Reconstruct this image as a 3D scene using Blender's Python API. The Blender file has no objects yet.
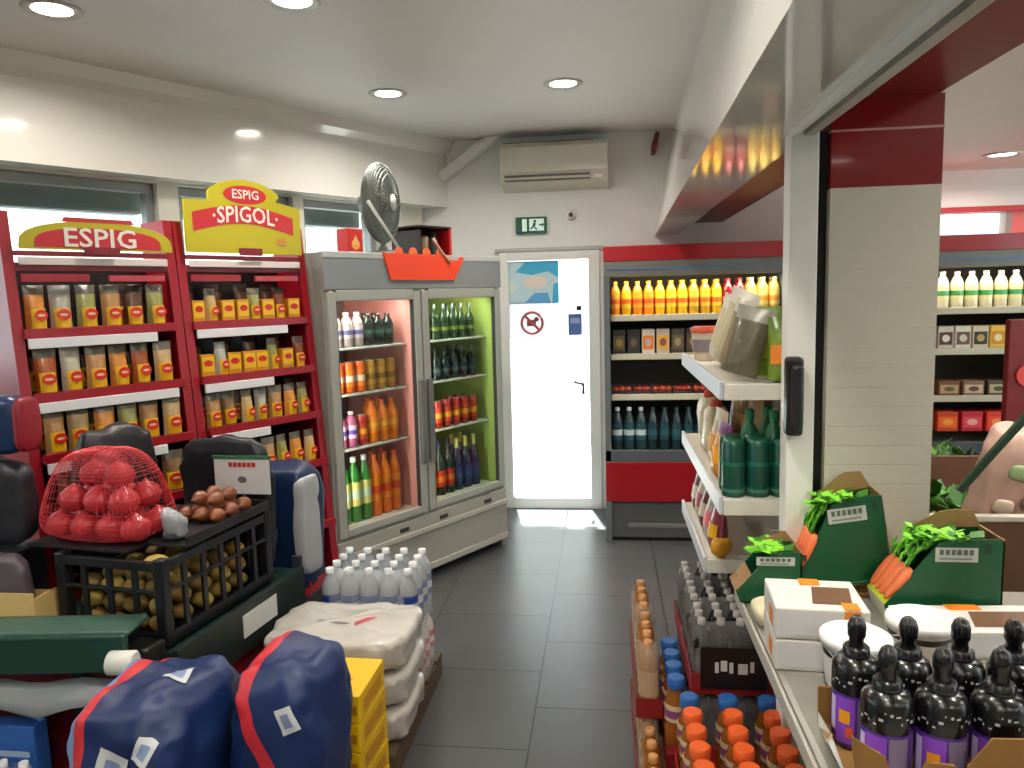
import bpy, bmesh, math, random
from math import sin, cos, pi, radians as R
from mathutils import Vector as V, Matrix as Mx, noise
random.seed(7)
sc = bpy.context.scene
COL = sc.collection

# ------------------------------------------------------------------ camera, sky, sun, exposure
FPX, EYE = 760.0, 1.7
YAW, PITCH, ROLL = R(7), math.atan(89/760), R(1.5)
_f0 = V((-sin(YAW), cos(YAW), 0)); _r0 = V((cos(YAW), sin(YAW), 0)); _up0 = V((0, 0, 1))
_fw = _f0*cos(PITCH) - _up0*sin(PITCH); _up = _up0*cos(PITCH) + _f0*sin(PITCH)
_rt = _r0*cos(ROLL) - _up*sin(ROLL); _up = _up*cos(ROLL) + _r0*sin(ROLL)
cd = bpy.data.cameras.new('camera'); cam = bpy.data.objects.new('camera', cd); COL.objects.link(cam)
cd.sensor_width = 36; cd.lens = FPX/1024*36; cd.clip_start = .02
cam.matrix_world = Mx(((_rt.x, _up.x, -_fw.x, 0), (_rt.y, _up.y, -_fw.y, 0), (_rt.z, _up.z, -_fw.z, EYE), (0, 0, 0, 1)))
sc.camera = cam

w = bpy.data.worlds.new('sky'); sc.world = w; w.use_nodes = True
_b = w.node_tree.nodes['Background']
_b.inputs['Color'].default_value = (.86, .925, 1, 1); _b.inputs['Strength'].default_value = 3.2
sd = bpy.data.lights.new('sun', 'SUN'); sd.energy = 60; sd.angle = R(1.5); sd.color = (1, .96, .9)
so = bpy.data.objects.new('sun', sd); COL.objects.link(so)
so.rotation_euler = V((.13, -.62, -1.75)).to_track_quat('-Z', 'Y').to_euler()   # high noon sun, coming in over the entrance
sc.view_settings.view_transform = 'Standard'; sc.view_settings.look = 'None'
sc.view_settings.exposure = 0.0; sc.view_settings.gamma = 1; sc.view_settings.use_curve_mapping = False
sc.cycles.caustics_reflective = False; sc.cycles.caustics_refractive = False; sc.cycles.sample_clamp_indirect = 4
LAMP_W = 14          # watts of one ceiling downlight

# ------------------------------------------------------------------ helpers
def lin(h):
    h = h.lstrip('#'); o = []
    for i in (0, 2, 4):
        c = int(h[i:i+2], 16)/255
        o.append(c/12.92 if c <= .04045 else ((c+.055)/1.055)**2.4)
    return o[0], o[1], o[2], 1
MATS = {}
def M(hexc, rough=.5, metal=0, alpha=1, emit=0, coat=0, var=0, scale=12, trans=0, bump=0, bscale=60, spec=.5, pleat=0):
    key = (hexc, rough, metal, alpha, emit, coat, var, scale, trans, bump, bscale, spec, pleat)
    if key in MATS: return MATS[key]
    m = bpy.data.materials.new('material'); m.use_nodes = True; nt = m.node_tree
    p = nt.nodes['Principled BSDF']; c = lin(hexc)
    p.inputs['Base Color'].default_value = c; p.inputs['Roughness'].default_value = rough
    p.inputs['Metallic'].default_value = metal; p.inputs['Alpha'].default_value = alpha
    p.inputs['Specular IOR Level'].default_value = spec
    if coat: p.inputs['Coat Weight'].default_value = coat; p.inputs['Coat Roughness'].default_value = .05
    if trans: p.inputs['Transmission Weight'].default_value = trans
    if emit: p.inputs['Emission Color'].default_value = c; p.inputs['Emission Strength'].default_value = emit
    if var or bump:
        tc = nt.nodes.new('ShaderNodeTexCoord'); n = nt.nodes.new('ShaderNodeTexNoise')
        n.inputs['Scale'].default_value = scale; n.inputs['Detail'].default_value = 3
        if pleat:
            mp = nt.nodes.new('ShaderNodeMapping'); mp.inputs['Scale'].default_value = (1, 1, pleat); nt.links.new(tc.outputs['Object'], mp.inputs[0]); nt.links.new(mp.outputs[0], n.inputs['Vector'])
        else: nt.links.new(tc.outputs['Object'], n.inputs['Vector'])
        if var:
            r = nt.nodes.new('ShaderNodeMixRGB'); r.inputs[1].default_value = tuple(x*(1-var) for x in c[:3])+(1,)
            r.inputs[2].default_value = tuple(min(1, x*(1+var)) for x in c[:3])+(1,)
            nt.links.new(n.outputs['Fac'], r.inputs[0]); nt.links.new(r.outputs[0], p.inputs['Base Color'])
        if bump:
            n2 = nt.nodes.new('ShaderNodeTexNoise'); n2.inputs['Scale'].default_value = bscale
            nt.links.new(tc.outputs['Object'], n2.inputs['Vector'])
            b = nt.nodes.new('ShaderNodeBump'); b.inputs['Strength'].default_value = bump; b.inputs['Distance'].default_value = .01
            nt.links.new(n2.outputs['Fac'], b.inputs['Height']); nt.links.new(b.outputs['Normal'], p.inputs['Normal'])
    MATS[key] = m; return m
def glass(tint='#f4faf8', refl=.07):
    k = ('glass', tint, refl)
    if k in MATS: return MATS[k]
    m = bpy.data.materials.new('glass'); m.use_nodes = True; nt = m.node_tree; nt.nodes.clear()
    o = nt.nodes.new('ShaderNodeOutputMaterial'); t = nt.nodes.new('ShaderNodeBsdfTransparent'); g = nt.nodes.new('ShaderNodeBsdfGlossy')
    t.inputs[0].default_value = lin(tint); g.inputs['Roughness'].default_value = .03
    x = nt.nodes.new('ShaderNodeMixShader'); x.inputs[0].default_value = refl
    nt.links.new(t.outputs[0], x.inputs[1]); nt.links.new(g.outputs[0], x.inputs[2]); nt.links.new(x.outputs[0], o.inputs[0])
    MATS[k] = m; return m
def T(x=0, y=0, z=0, rz=0, rx=0, ry=0, s=1):
    return Mx.Translation((x, y, z)) @ Mx.Rotation(rz, 4, 'Z') @ Mx.Rotation(rx, 4, 'X') @ Mx.Rotation(ry, 4, 'Y') @ Mx.Scale(s, 4)
_bx = {}
def boxgeo(size, bev):
    k = (tuple(round(a, 4) for a in size), bev)
    if k not in _bx:
        bm = bmesh.new(); bmesh.ops.create_cube(bm, size=1); bmesh.ops.scale(bm, vec=size, verts=bm.verts)
        if bev: bmesh.ops.bevel(bm, geom=bm.edges[:]+bm.verts[:], offset=min(bev, min(size)*.45), segments=2, profile=.5, affect='EDGES')
        bm.verts.index_update()
        _bx[k] = ([v.co.copy() for v in bm.verts], [[v.index for v in f.verts] for f in bm.faces]); bm.free()
    return _bx[k]
class B:
    def __init__(s): s.v = []; s.f = []; s.mi = []; s.sm = []; s.mats = []
    def add(s, vs, fs, m, smooth=False, X=None):
        if m not in s.mats: s.mats.append(m)
        k = s.mats.index(m); o = len(s.v)
        s.v += [tuple(X @ V(v)) if X else tuple(v) for v in vs]
        for f in fs: s.f.append([i+o for i in f]); s.mi.append(k); s.sm.append(smooth)
        return s
    def box(s, x0, x1, y0, y1, z0, z1, m, bev=0, X=None):
        c = Mx.Translation(((x0+x1)/2, (y0+y1)/2, (z0+z1)/2)); vs, fs = boxgeo((x1-x0, y1-y0, z1-z0), bev)
        return s.add(vs, fs, m, False, X @ c if X else c)
    def lathe(s, prof, m, n=16, X=None, smooth=True, cap=True):
        vs = []; fs = []
        for r, z in prof:
            for i in range(n): a = 2*pi*i/n; vs.append((r*cos(a), r*sin(a), z))
        for j in range(len(prof)-1):
            for i in range(n): fs.append((j*n+i, j*n+(i+1) % n, (j+1)*n+(i+1) % n, (j+1)*n+i))
        s.add(vs, fs, m, smooth, X)
        if not cap: return s
        if prof[0][0] > 1e-4: s.add(vs[:n], [list(range(n))[::-1]], m, False, X)
        if prof[-1][0] > 1e-4: s.add(vs[-n:], [list(range(n))], m, False, X)
        return s
    def tube(s, pts, r, m, n=8, X=None, close=False):
        pts = [V(p) for p in pts]; vs = []; fs = []; k = len(pts)
        for i, p in enumerate(pts):
            d = (pts[(i+1) % k if close else min(i+1, k-1)] - pts[(i-1) % k if close else max(i-1, 0)]).normalized()
            a = d.orthogonal().normalized() if abs(d.z) > .9 else V((0, 0, 1)).cross(d).normalized()
            b = d.cross(a)
            for j in range(n): t = 2*pi*j/n; vs.append(p + a*(r*cos(t)) + b*(r*sin(t)))
        for i in range(k if close else k-1):
            for j in range(n): fs.append((i*n+j, i*n+(j+1) % n, ((i+1) % k)*n+(j+1) % n, ((i+1) % k)*n+j))
        if not close: fs += [list(range(n))[::-1], list(range((k-1)*n, k*n))]
        return s.add(vs, fs, m, True, X)
    def prism(s, poly, y0, y1, m, X=None):
        """polygon in x,z pushed from y0 to y1"""
        n = len(poly); vs = [(x, y0, z) for x, z in poly] + [(x, y1, z) for x, z in poly]
        fs = [list(range(n)), list(range(2*n-1, n-1, -1))] + [(i, i+n, (i+1) % n+n, (i+1) % n) for i in range(n)]
        return s.add(vs, fs, m, False, X)
    def blob(s, size, m, e=.6, seed=0, amp=.02, freq=6, nu=28, nv=18, X=None, matf=None):
        """soft sack: a superellipsoid with wrinkles; size = full extents, base at z 0"""
        def sp(c, k): return math.copysign(abs(c)**k, c)
        vs = []; fs = []
        for j in range(nv+1):
            ph = -pi/2 + pi*j/nv
            for i in range(nu):
                th = 2*pi*i/nu
                p = V((sp(cos(ph), e)*sp(cos(th), e)*size[0]/2, sp(cos(ph), e)*sp(sin(th), e)*size[1]/2, sp(sin(ph), e)*size[2]/2))
                d = noise.noise(p*freq+V((seed*3.1, seed, 0))) + .5*noise.noise(p*freq*2.3+V((seed, 7, seed)))
                p += p.normalized()*d*amp
                vs.append((p.x, p.y, max(p.z+size[2]/2, 0)))
        for j in range(nv):
            for i in range(nu): fs.append((j*nu+i, j*nu+(i+1) % nu, (j+1)*nu+(i+1) % nu, (j+1)*nu+i))
        if matf:
            o, g = len(s.v), len(s.f); s.add(vs, fs, m, True, X)
            for i, f in enumerate(fs):
                q = matf(sum((V(vs[k]) for k in f), V())/4)
                if q not in s.mats: s.mats.append(q)
                s.mi[g+i] = s.mats.index(q)
            return s
        return s.add(vs, fs, m, True, X)
    def pouch(s, w_, h, d, m, seed=0, X=None, nx=8, nz=10, mtop=None):
        """stand-up bag: fat foot, flat sealed top, front towards -y"""
        for sg in (-1, 1):
            vs = []; fs = []
            for j in range(nz+1):
                v = j/nz
                for i in range(nx+1):
                    u = 2*i/nx-1
                    t = d/2*(1-abs(u)**3)*min(1, .75+v*2)*max(0, 1-v**2.2)**.8
                    wob = .06*d*noise.noise(V((u*2+seed*5, v*4, sg+seed)))*(1-v)
                    vs.append((u*w_/2*(1-.05*sin(pi*v)), sg*(t+wob), v*h))
            for j in range(nz):
                for i in range(nx):
                    a = j*(nx+1)+i; q = (a, a+1, a+nx+2, a+nx+1); fs.append(q if sg < 0 else q[::-1])
            if mtop:
                k = (nz-2)*nx; s.add(vs, fs[:k], m, True, X); s.add(vs, fs[k:], mtop, True, X)
            else: s.add(vs, fs, m, True, X)
        return s
    def disc(s, cx, cz, rx, rz, y, m, n=20, X=None):
        """ellipse facing -y"""
        return s.add([(cx+rx*cos(2*pi*i/n), y, cz+rz*sin(2*pi*i/n)) for i in range(n)], [list(range(n))], m, False, X)
    def quad(s, x0, x1, z0, z1, y, m, X=None):
        return s.add([(x0, y, z0), (x1, y, z0), (x1, y, z1), (x0, y, z1)], [(0, 1, 2, 3)], m, False, X)
    def poly(s, pts, y, m, X=None):
        return s.add([(x, y, z) for x, z in pts], [list(range(len(pts)))], m, False, X)
    def text(s, txt, size, cx, cz, y, m, sx=1, X=None, depth=0, shear=0, arc=0):
        """lettering standing in the x,z plane and facing -y"""
        c = bpy.data.curves.new('lettering', 'FONT'); c.body = txt; c.size = size; c.align_x = 'CENTER'; c.align_y = 'CENTER'
        c.extrude = depth; c.resolution_u = 2; c.shear = shear; c.offset = size*.015
        o = bpy.data.objects.new('lettering', c); COL.objects.link(o)
        me = o.to_mesh(); vs = [(v.co.x*sx+cx, y-v.co.z, v.co.y+cz+arc*(1-((v.co.x*sx)/(len(txt)*size*.35*sx))**2)) for v in me.vertices]; fs = [list(p.vertices) for p in me.polygons]
        o.to_mesh_clear(); bpy.data.objects.remove(o); bpy.data.curves.remove(c)
        return s.add(vs, fs, m, False, X)
    def build(s, name, parent=None, X=None):
        me = bpy.data.meshes.new(name); me.from_pydata(s.v, [], s.f)
        for m in s.mats: me.materials.append(m)
        me.polygons.foreach_set('material_index', s.mi); me.polygons.foreach_set('use_smooth', s.sm); me.update()
        o = bpy.data.objects.new(name, me); COL.objects.link(o)
        if parent: o.parent = parent
        if X: o.matrix_basis = X
        return o
def tag(o, label, cat, group=None):
    o['label'] = label; o['category'] = cat
    if group: o['group'] = group
    elif 'group' in o: del o['group']
    return o
def struct(o): o['kind'] = 'structure'; return o
def root(name, label=None, cat=None, loc=(0, 0, 0), rz=0, group=None):
    o = bpy.data.objects.new(name, None); COL.objects.link(o); o.location = loc; o.rotation_euler = (0, 0, rz); o.empty_display_size = .05
    if label: tag(o, label, cat, group)
    return o
KIDS = {}
def dup(r):
    def cp(o, par):
        c = o.copy(); COL.objects.link(c)
        if par: c.parent = par
        for ch in o.children: cp(ch, c)
        return c
    return cp(r, None)
PROTO = {}
def put(key, fn, label, cat, loc, rz=0, group=None, X=None):
    """first call builds the thing, later calls copy it with all its parts"""
    if key in PROTO: o = dup(PROTO[key])
    else: o = PROTO[key] = fn()
    o.matrix_basis = X if X else T(*loc, rz=rz)
    tag(o, label, cat, group); return o
ORD = 'first second third fourth fifth sixth seventh eighth ninth tenth eleventh twelfth thirteenth fourteenth fifteenth sixteenth seventeenth eighteenth nineteenth twentieth'.split()
def ray(px, py): return _fw*FPX + _rt*(px-512) + _up*(384-py)
def at(px, py, Y):
    d = ray(px, py); return V((0, 0, EYE)) + d*(Y/d.y)
def atz(px, py, z):
    d = ray(px, py); return V((0, 0, EYE)) + d*((z-EYE)/d.z)
# frame of the slanted window wall: s along it (towards the entrance), p into the wall
F0 = V((-.67, 4.999, 0)); WA = R(31.5); UL = V((sin(WA), cos(WA), 0)); NL = V((-cos(WA), sin(WA), 0)); WR = pi/2-WA
def LW(s, p, z=0): return F0 + UL*s + NL*p + V((0, 0, z))
LWM = Mx.Translation(F0) @ Mx.Rotation(WR, 4, 'Z')
WHITE = M('#e9e8e4', .45); CREAM = M('#d9d2c0', .5); GREY = M('#8c8f8c', .4); DGREY = M('#3a3d40', .45); BLACK = M('#101113', .4)
RED = M('#a30f1e', .35); DRED = M('#7a0f14', .4); NAVY = M('#12264f', .4); PLASTIC = M('#f2f4f6', .15, alpha=.35); YEL = M('#f1c40c', .4); ORANGE = M('#f0660f', .4)
CARD = M('#a0753f', .75, var=.1, scale=9); GREENBOX = M('#0f5a31', .4); STEEL = M('#b9bcbd', .3, metal=.8)
# ------------------------------------------------------------------ the room
def floor_mat():
    m = bpy.data.materials.new('floor tiles'); m.use_nodes = True; nt = m.node_tree; p = nt.nodes['Principled BSDF']
    tc = nt.nodes.new('ShaderNodeTexCoord'); mp = nt.nodes.new('ShaderNodeMapping'); br = nt.nodes.new('ShaderNodeTexBrick')
    mp.inputs['Rotation'].default_value = (0, 0, R(90)); mp.inputs['Location'].default_value = (.26, .30, 0)
    nt.links.new(tc.outputs['Object'], mp.inputs[0]); nt.links.new(mp.outputs[0], br.inputs['Vector'])
    br.inputs['Color1'].default_value = lin('#595a5d'); br.inputs['Color2'].default_value = lin('#535558'); br.inputs['Mortar'].default_value = lin('#26282a')
    br.inputs['Scale'].default_value = 1; br.inputs['Brick Width'].default_value = .6; br.inputs['Row Height'].default_value = .6
    br.inputs['Mortar Size'].default_value = .004; br.offset = .5
    n = nt.nodes.new('ShaderNodeTexNoise'); n.inputs['Scale'].default_value = 5; n.inputs['Detail'].default_value = 5
    nt.links.new(tc.outputs['Object'], n.inputs['Vector'])
    mx = nt.nodes.new('ShaderNodeMixRGB'); mx.blend_type = 'MULTIPLY'; mx.inputs[0].default_value = .25
    nt.links.new(br.outputs['Color'], mx.inputs[1]); nt.links.new(n.outputs['Fac'], mx.inputs[2]); nt.links.new(mx.outputs[0], p.inputs['Base Color'])
    p.inputs['Roughness'].default_value = .3
    return m
WALLM = M('#ebecea', .5, var=.02, scale=3); CEILM = M('#e3e1de', .5); PVC = M('#e8e6e0', .12, coat=.3)
WALLW = M('#d8d4c8', .35)
Yb, Zc = 5.913, 2.885
struct(B().box(-8, 5, -3, Yb, -.05, 0, floor_mat()).build('floor'))
# ceiling of the shop, ceiling of the side room
struct(B().box(-8, .54, -3, Yb+.2, Zc, Zc+.12, CEILM).build('ceiling'))
struct(B().box(.54, 5, -3, Yb+.2, 2.5, 2.62, M('#e2dccf', .45)).build('ceiling_side'))
# back wall with the entrance door and the slot window over the chillers
bw = B()
dx0, dx1, dz = -.80, -.03, 2.03
for x0, x1, z0, z1 in ((-1.62, dx0, 0, Zc), (dx0, dx1, dz, Zc), (dx1, 2.2, 0, Zc), (2.2, 5, 0, 2.03), (2.2, 5, 2.2, Zc)):
    bw.box(x0, x1, Yb, Yb+.18, z0, z1, WALLM)
struct(bw.build('wall_back'))
rw = B(); WR_ = M('#d8d2c6', .5)
for y0, y1, z0, z1 in ((-3, Yb+.2, 0, .7), (-3, Yb+.2, 2.4, Zc), (-3, -.5, .7, 2.4), (4.6, Yb+.2, .7, 2.4)): rw.box(5, 5.12, y0, y1, z0, z1, WR_)  # opening left for the added window
struct(rw.build('wall_right'))
sf_ = B()
for y0, y1, z0, z1 in ((-.5, 4.6, .7, .75), (-.5, 4.6, 2.35, 2.4), (-.5, -.45, .75, 2.35), (1.98, 2.03, .75, 2.35), (4.55, 4.6, .75, 2.35)): sf_.box(5.02, 5.08, y0, y1, z0, z1, M('#8b8f90', .35, metal=.3))
o = struct(sf_.build('window_10')); B().box(5.045, 5.055, -.5, 4.6, .7, 2.4, glass('#eef6f6', .06)).build('window_glass', o)  # unseen window, added so daylight brightens the side room
struct(B().box(-8, 5.1, -3.12, -3, 0, Zc, M('#c9c4ba', .5)).build('wall_front'))
# slanted window wall on the left: low wall, high wall, piers; everything is set out along the wall
S0, S1, P0 = -10, .36, 1.06
wins = [(-9.2, -7.5), (-7.3, -5.6), (-5.4, -3.7), (-3.55, -1.72), (-1.6, -.82), (-.74, -.08)]
lw = B()
lw.box(S0, S1, P0, P0+.2, 0, .95, WALLW); lw.box(S0, S1, P0, P0+.2, 2.37, Zc, WALLW)
e = S0
for a, b in wins: lw.box(e, a, P0, P0+.2, .95, 2.37, WALLW); e = b
lw.box(e, S1, P0, P0+.2, .95, 2.37, WALLW)
o = struct(lw.build('wall_left')); o.matrix_basis = LWM
FRM = M('#8b8f90', .35, metal=.3)
for i, (a, b) in enumerate(wins):
    f = B()
    for x0, x1, z0, z1 in ((a, b, .95, 1.0), (a, b, 2.32, 2.37), (a, a+.045, 1, 2.32), (b-.045, b, 1, 2.32)): f.box(x0, x1, P0+.05, P0+.12, z0, z1, FRM, .004)
    o = struct(f.build('window_%d' % (i+1))); o.matrix_basis = LWM
    g = B().box(a+.04, b-.04, P0+.08, P0+.09, .99, 2.33, glass('#eef6f6', .06)).build('window_glass', o)
    st = B().box(a-.03, b+.03, P0+.24, P0+.36, 2.22, 2.42, M('#6f7678', .6), .02).build('shutter_box', o)
# soffit over the windows with a small cove along the ceiling
sf = B(); sf.box(S0, .62, .9, P0+.02, 2.385, 2.80, PVC)
sf.prism([(0, 2.80), (.2, 2.80), (.2, Zc), (-.05, Zc)], 0, 1, PVC, Mx(((0, 1, 0, 0), (1, 0, 0, 0), (0, 0, 1, 0), (0, 0, 0, 1))) @ T())
sf = B(); ys = [(.92, 2.385), (P0+.02, 2.385), (P0+.02, Zc), (.86, Zc), (.88, 2.82), (.92, 2.78)]
n = len(ys); vs = [(S0, p, z) for p, z in ys]+[(.75, p, z) for p, z in ys]
sf.add(vs, [list(range(n)), list(range(2*n-1, n-1, -1))]+[(i, (i+1) % n, (i+1) % n+n, i+n) for i in range(n)], PVC)
o = struct(sf.build('trim_1')); o.matrix_basis = LWM
# slanted boxing on the back wall beside the air conditioner
a, b = at(441, 178, Yb-.05), at(505, 127, Yb-.05); d = b-a
o = struct(B().box(0, d.length, -.04, .05, -.035, .035, WHITE, .006).build('trim_2')); o.matrix_basis = Mx.Translation(a) @ Mx.Rotation(-math.atan2(d.z, d.x), 4, 'Y')
# big sloping bulkhead above the gondola: glossy white panels
def beamx(y): return .255+.0227*y, .385+.022*y
bm = B(); y0, y1 = -3, Yb
pr = []
for y in (y0, y1):
    xb, xt = beamx(y); pr += [(xb, y, 2.12), (.568, y, 2.12), (.568, y, Zc), (xt, y, Zc)]
bm.add(pr, [(0, 1, 2, 3), (7, 6, 5, 4), (0, 4, 5, 1), (1, 5, 6, 2), (2, 6, 7, 3), (3, 7, 4, 0)], M('#e6e5df', .1, coat=.5))
struct(bm.build('ceiling_beam'))
tr = B(); tr.box(.50, .515, -3, 2.19, 2.1, 2.12, WHITE); tr.box(.525, .53, -3, 2.19, 2.112, 2.12, DGREY)
tr.box(.54, .568, -3, 2.19, 2.105, 2.12, M('#bdbab2', .3)); struct(tr.build('trim_3'))
# red header running beside it and its pillar
struct(B().box(.568, .885, -3, Yb, 2.2, 2.52, M('#6e1010', .4)).build('beam_red'))
pl = B(); pl.box(.615, .90, 2.2, 2.5, 1.965, 2.2, M('#7d1114', .2, coat=.3)); pl.box(.614, .901, 2.199, 2.5, 2.112, 2.118, M('#b98f80', .4))
for i in range(36):
    z = i*.0546; pl.box(.615, .90, 2.2, 2.5, z, min(z+.0538, 1.965), M('#c9c4b6', .4, var=.04, scale=30))
pl.box(.616, .899, 2.201, 2.5, 0, 1.965, M('#b8b2a4', .5)); struct(pl.build('pillar'))
struct(B().box(.51, .585, 2.2, 2.28, 0, 2.12, M('#f4f2ec', .4), .004).build('pillar_white'))
struct(B().box(.586, .614, 2.23, 2.28, 0, 2.12, BLACK).build('trim_4'))
# door: frame, glass, film, notices, lock
d = B()
DF = M('#eeefec', .35)
d.box(dx0, dx0+.07, Yb-.02, Yb+.06, 0, dz, DF, .004); d.box(dx1-.085, dx1, Yb-.02, Yb+.06, 0, dz, DF, .004)
d.box(dx0+.07, dx1-.085, Yb-.02, Yb+.06, dz-.07, dz, DF, .004); d.box(dx0+.07, dx1-.085, Yb-.02, Yb+.06, 0, .09, DF, .004)
d.box(dx0-.03, dx1+.03, Yb-.03, Yb, dz, dz+.025, M('#b9bab6', .4))
door = struct(d.build('door_1'))
gx0, gx1 = dx0+.07, dx1-.085
B().box(gx0, gx1, Yb+.015, Yb+.025, .09, dz-.07, glass('#f6fbfb', .05)).build('glass_pane', door)
B().tube([(gx1-.05, Yb, .93), (gx1-.05, Yb-.05, .93), (gx1-.05, Yb-.05, 1.0), (gx1-.12, Yb-.05, 1.02)], .011, BLACK).build('door_handle', door)
# sill of light stone and trims of the side room's slot window
sw = B()
for x0, x1, z0, z1 in ((2.2, 5, 2.2, 2.24), (2.2, 5, 1.99, 2.03)): sw.box(x0, x1, Yb-.03, Yb+.1, z0, z1, RED)
sw.box(2.86, 2.9, Yb, Yb+.1, 2.03, 2.2, M('#8d7a74', .4)); sw.box(4.0, 4.04, Yb, Yb+.1, 2.03, 2.2, M('#8d7a74', .4))
o = struct(sw.build('window_9')); B().box(2.2, 5, Yb+.06, Yb+.07, 2.03, 2.2, glass('#f6fbfb', .05)).build('window_glass', o)
B().box(2.9, 3.4, Yb+.03, Yb+.05, 2.03, 2.2, M('#d65a58', .4)).build('red_poster', o)
# ------------------------------------------------------------------ outside: sunlit pavement and a pale wall across the road
og = B(); og.box(-14, 12, Yb+.0, 30, -.06, -.01, M('#d8d6d2', .8, var=.04, scale=.8)); og.box(-20, -2.2, -12, 30, -.08, -.03, M('#d8d6d2', .8)); og.box(5.12, 14, -12, 30, -.08, -.03, M('#d8d6d2', .8)); struct(og.build('ground_outside'))
rs = B(); rs.box(-10, 10, 12, 12.3, 0, 3.2, M('#e8e6e2', .8))
for k in range(6): rs.box(-10, 10, 8.0+k*.5, 8.2+k*.5, -.01, .02+.03*k, M('#c2c6cc', .8))
struct(rs.build('wall_outside'))
struct(B().box(-9.5, 1, 3.2, 3.3, -.03, 1.2, M('#cfd3d6', .8)).build('terrace_wall_outside', None, LWM @ T(0, 0, 0)))
if 0: aw = B(); aw.prism([(0, 2.32), (1.1, 2.05), (1.1, 2.09), (0, 2.38)], -9.6, 0, M('#7f8688', .7), Mx(((0, 1, 0, 0), (1, 0, 0, P0+.38), (0, 0, 1, 0), (0, 0, 0, 1))))

# ------------------------------------------------------------------ ceiling downlights
def downlight():
    r = root('ceiling_downlight')
    b = B(); b.lathe([(.075, -.004), (.10, -.012), (.112, -.004), (.112, 0)], M('#c9c8c4', .3), 28, cap=False); b.build('trim_ring', r)
    B().lathe([(.0, -.003), (.078, -.003)], M('#fffaf0', .4, emit=14), 28).build('diffuser', r)
    l = bpy.data.lights.new('downlight', 'AREA'); l.shape = 'DISK'; l.size = .15; l.energy = LAMP_W; l.color = (1, .92, .8); l.spread = R(160)
    lo = bpy.data.objects.new('light', l); COL.objects.link(lo); lo.parent = r; lo.location = (0, 0, -.016)
    return r
for p, lb in [((-2.177, 2.957), 'round ceiling downlight above the snack rack with the arched sign'), ((-1.212, 3.05), 'round ceiling downlight cut by the top edge of the picture'),
              ((-1.232, 4.475), 'round ceiling downlight in front of the grey desk fan'), ((-.214, 4.484), 'round ceiling downlight nearest the air conditioner')]:
    put('downlight', downlight, lb, 'ceiling light', (p[0], p[1], Zc), 0, 'ceiling downlights of the shop')
for x, y in ((-2.6, .9), (-.1, 1.5), (-.1, -.6), (.05, .5), (-.1, -1.9), (-3.9, .4), (-1.3, -2.2)):  # unseen downlights added around the viewer to brighten the shop
    put('downlight', downlight, 'round ceiling downlight added out of view to brighten the shop', 'ceiling light', (x, y, Zc), 0, 'added ceiling downlights out of view')
put('downlight', downlight, 'round downlight in the lower ceiling of the side room', 'ceiling light', (2.50, 5.25, 2.5))
for x, y in ((1.2, 3.4), (3.6, 3.6), (1.6, 1.2), (3.4, 1.2), (2.4, 2.3), (1.5, -.8), (3.2, -.8), (1.5, 2.3)):  # further unseen downlights, added to light up the side room
    put('downlight', downlight, 'round downlight added out of sight to brighten the side room', 'ceiling light', (x, y, 2.5), 0, 'added side room downlights out of sight')
# ------------------------------------------------------------------ things on the back wall
p0, p1 = at(503, 147, Yb), at(608, 189, Yb)
ac = root('air_conditioner', 'white split air conditioner on the wall above the entrance door', 'air conditioner', ((p0.x+p1.x)/2, Yb, p1.z))
wd = p1.x-p0.x; ACM = M('#d6d3c4', .35)
B().prism([(-.0, 0), (-.17, .05), (-.21, .12), (-.21, .30), (-.17, .335), (0, .335)], -wd/2, wd/2, ACM, Mx(((0, 1, 0, 0), (1, 0, 0, 0), (0, 0, 1, 0), (0, 0, 0, 1)))).build('housing', ac)
B().box(-wd/2, wd/2, -.215, -.2, .115, .30, M('#dedbcd', .3), .006).build('front_panel', ac)
fl = B(); fl.box(-wd/2+.03, wd/2-.13, -.2, -.15, .058, .1, M('#5c5a52', .5)); fl.build('air_outlet', ac)
B().box(-wd/2+.03, wd/2-.13, -.208, -.2, .066, .082, M('#c5c2b4', .4)).build('flap', ac)
dk = B(); dk.box(-wd/2+.02, wd/2-.1, -.16, -.02, .335, .342, DGREY); dk.build('intake_grille', ac)
B().box(wd/2-.1, wd/2-.04, -.206, -.2, .06, .085, M('#efeee8', .3)).build('display_window', ac)
a, b = at(516, 218, Yb), at(547, 233, Yb)
ex = root('exit_sign', 'green emergency exit sign with running figure above the door', 'sign', ((a.x+b.x)/2, Yb-.035, (a.z+b.z)/2))
hw, hh = (b.x-a.x)/2, (a.z-b.z)/2; SG = M('#0d5a45', .4); SW = M('#dff2ea', .4, emit=.25)
B().box(-hw, hw, 0, .035, -hh, hh, SG, .004).build('sign_case', ex)
s = B(); s.box(-hw+.05, -hw+.085, -.003, 0, -hh+.015, hh-.015, SW)         # doorway bar
s.box(-hw+.105, hw-.02, -.003, 0, -hh+.018, hh-.015, SW)
s.disc(.03, .028, .011, .011, -.006, SG); s.poly([(.015, .015), (.04, .015), (.03, -.012), (.05, -.035), (.04, -.04), (.02, -.015), (.0, -.035), (-.01, -.028), (.012, -.008)], -.006, SG)
s.poly([(.06, -.006), (.085, -.006), (.085, -.02), (.10, .0), (.085, .02), (.085, .006), (.06, .006)], -.006, SG)
s.build('pictogram', ex)
c = at(571, 215, Yb)
ps = root('motion_sensor', 'small white motion sensor with dark lens beside the exit sign', 'sensor', (c.x, Yb, c.z))
B().lathe([(.038, 0), (.038, .02), (.03, .03), (.02, .032)], WHITE, 20, T(rx=R(90))).build('sensor_base', ps)
B().lathe([(.018, .03), (.016, .042), (.008, .05), (0, .052)], M('#5d5a58', .2), 16, T(rx=R(90))).build('lens', ps)
c = at(657, 143, Yb-.1)
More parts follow.
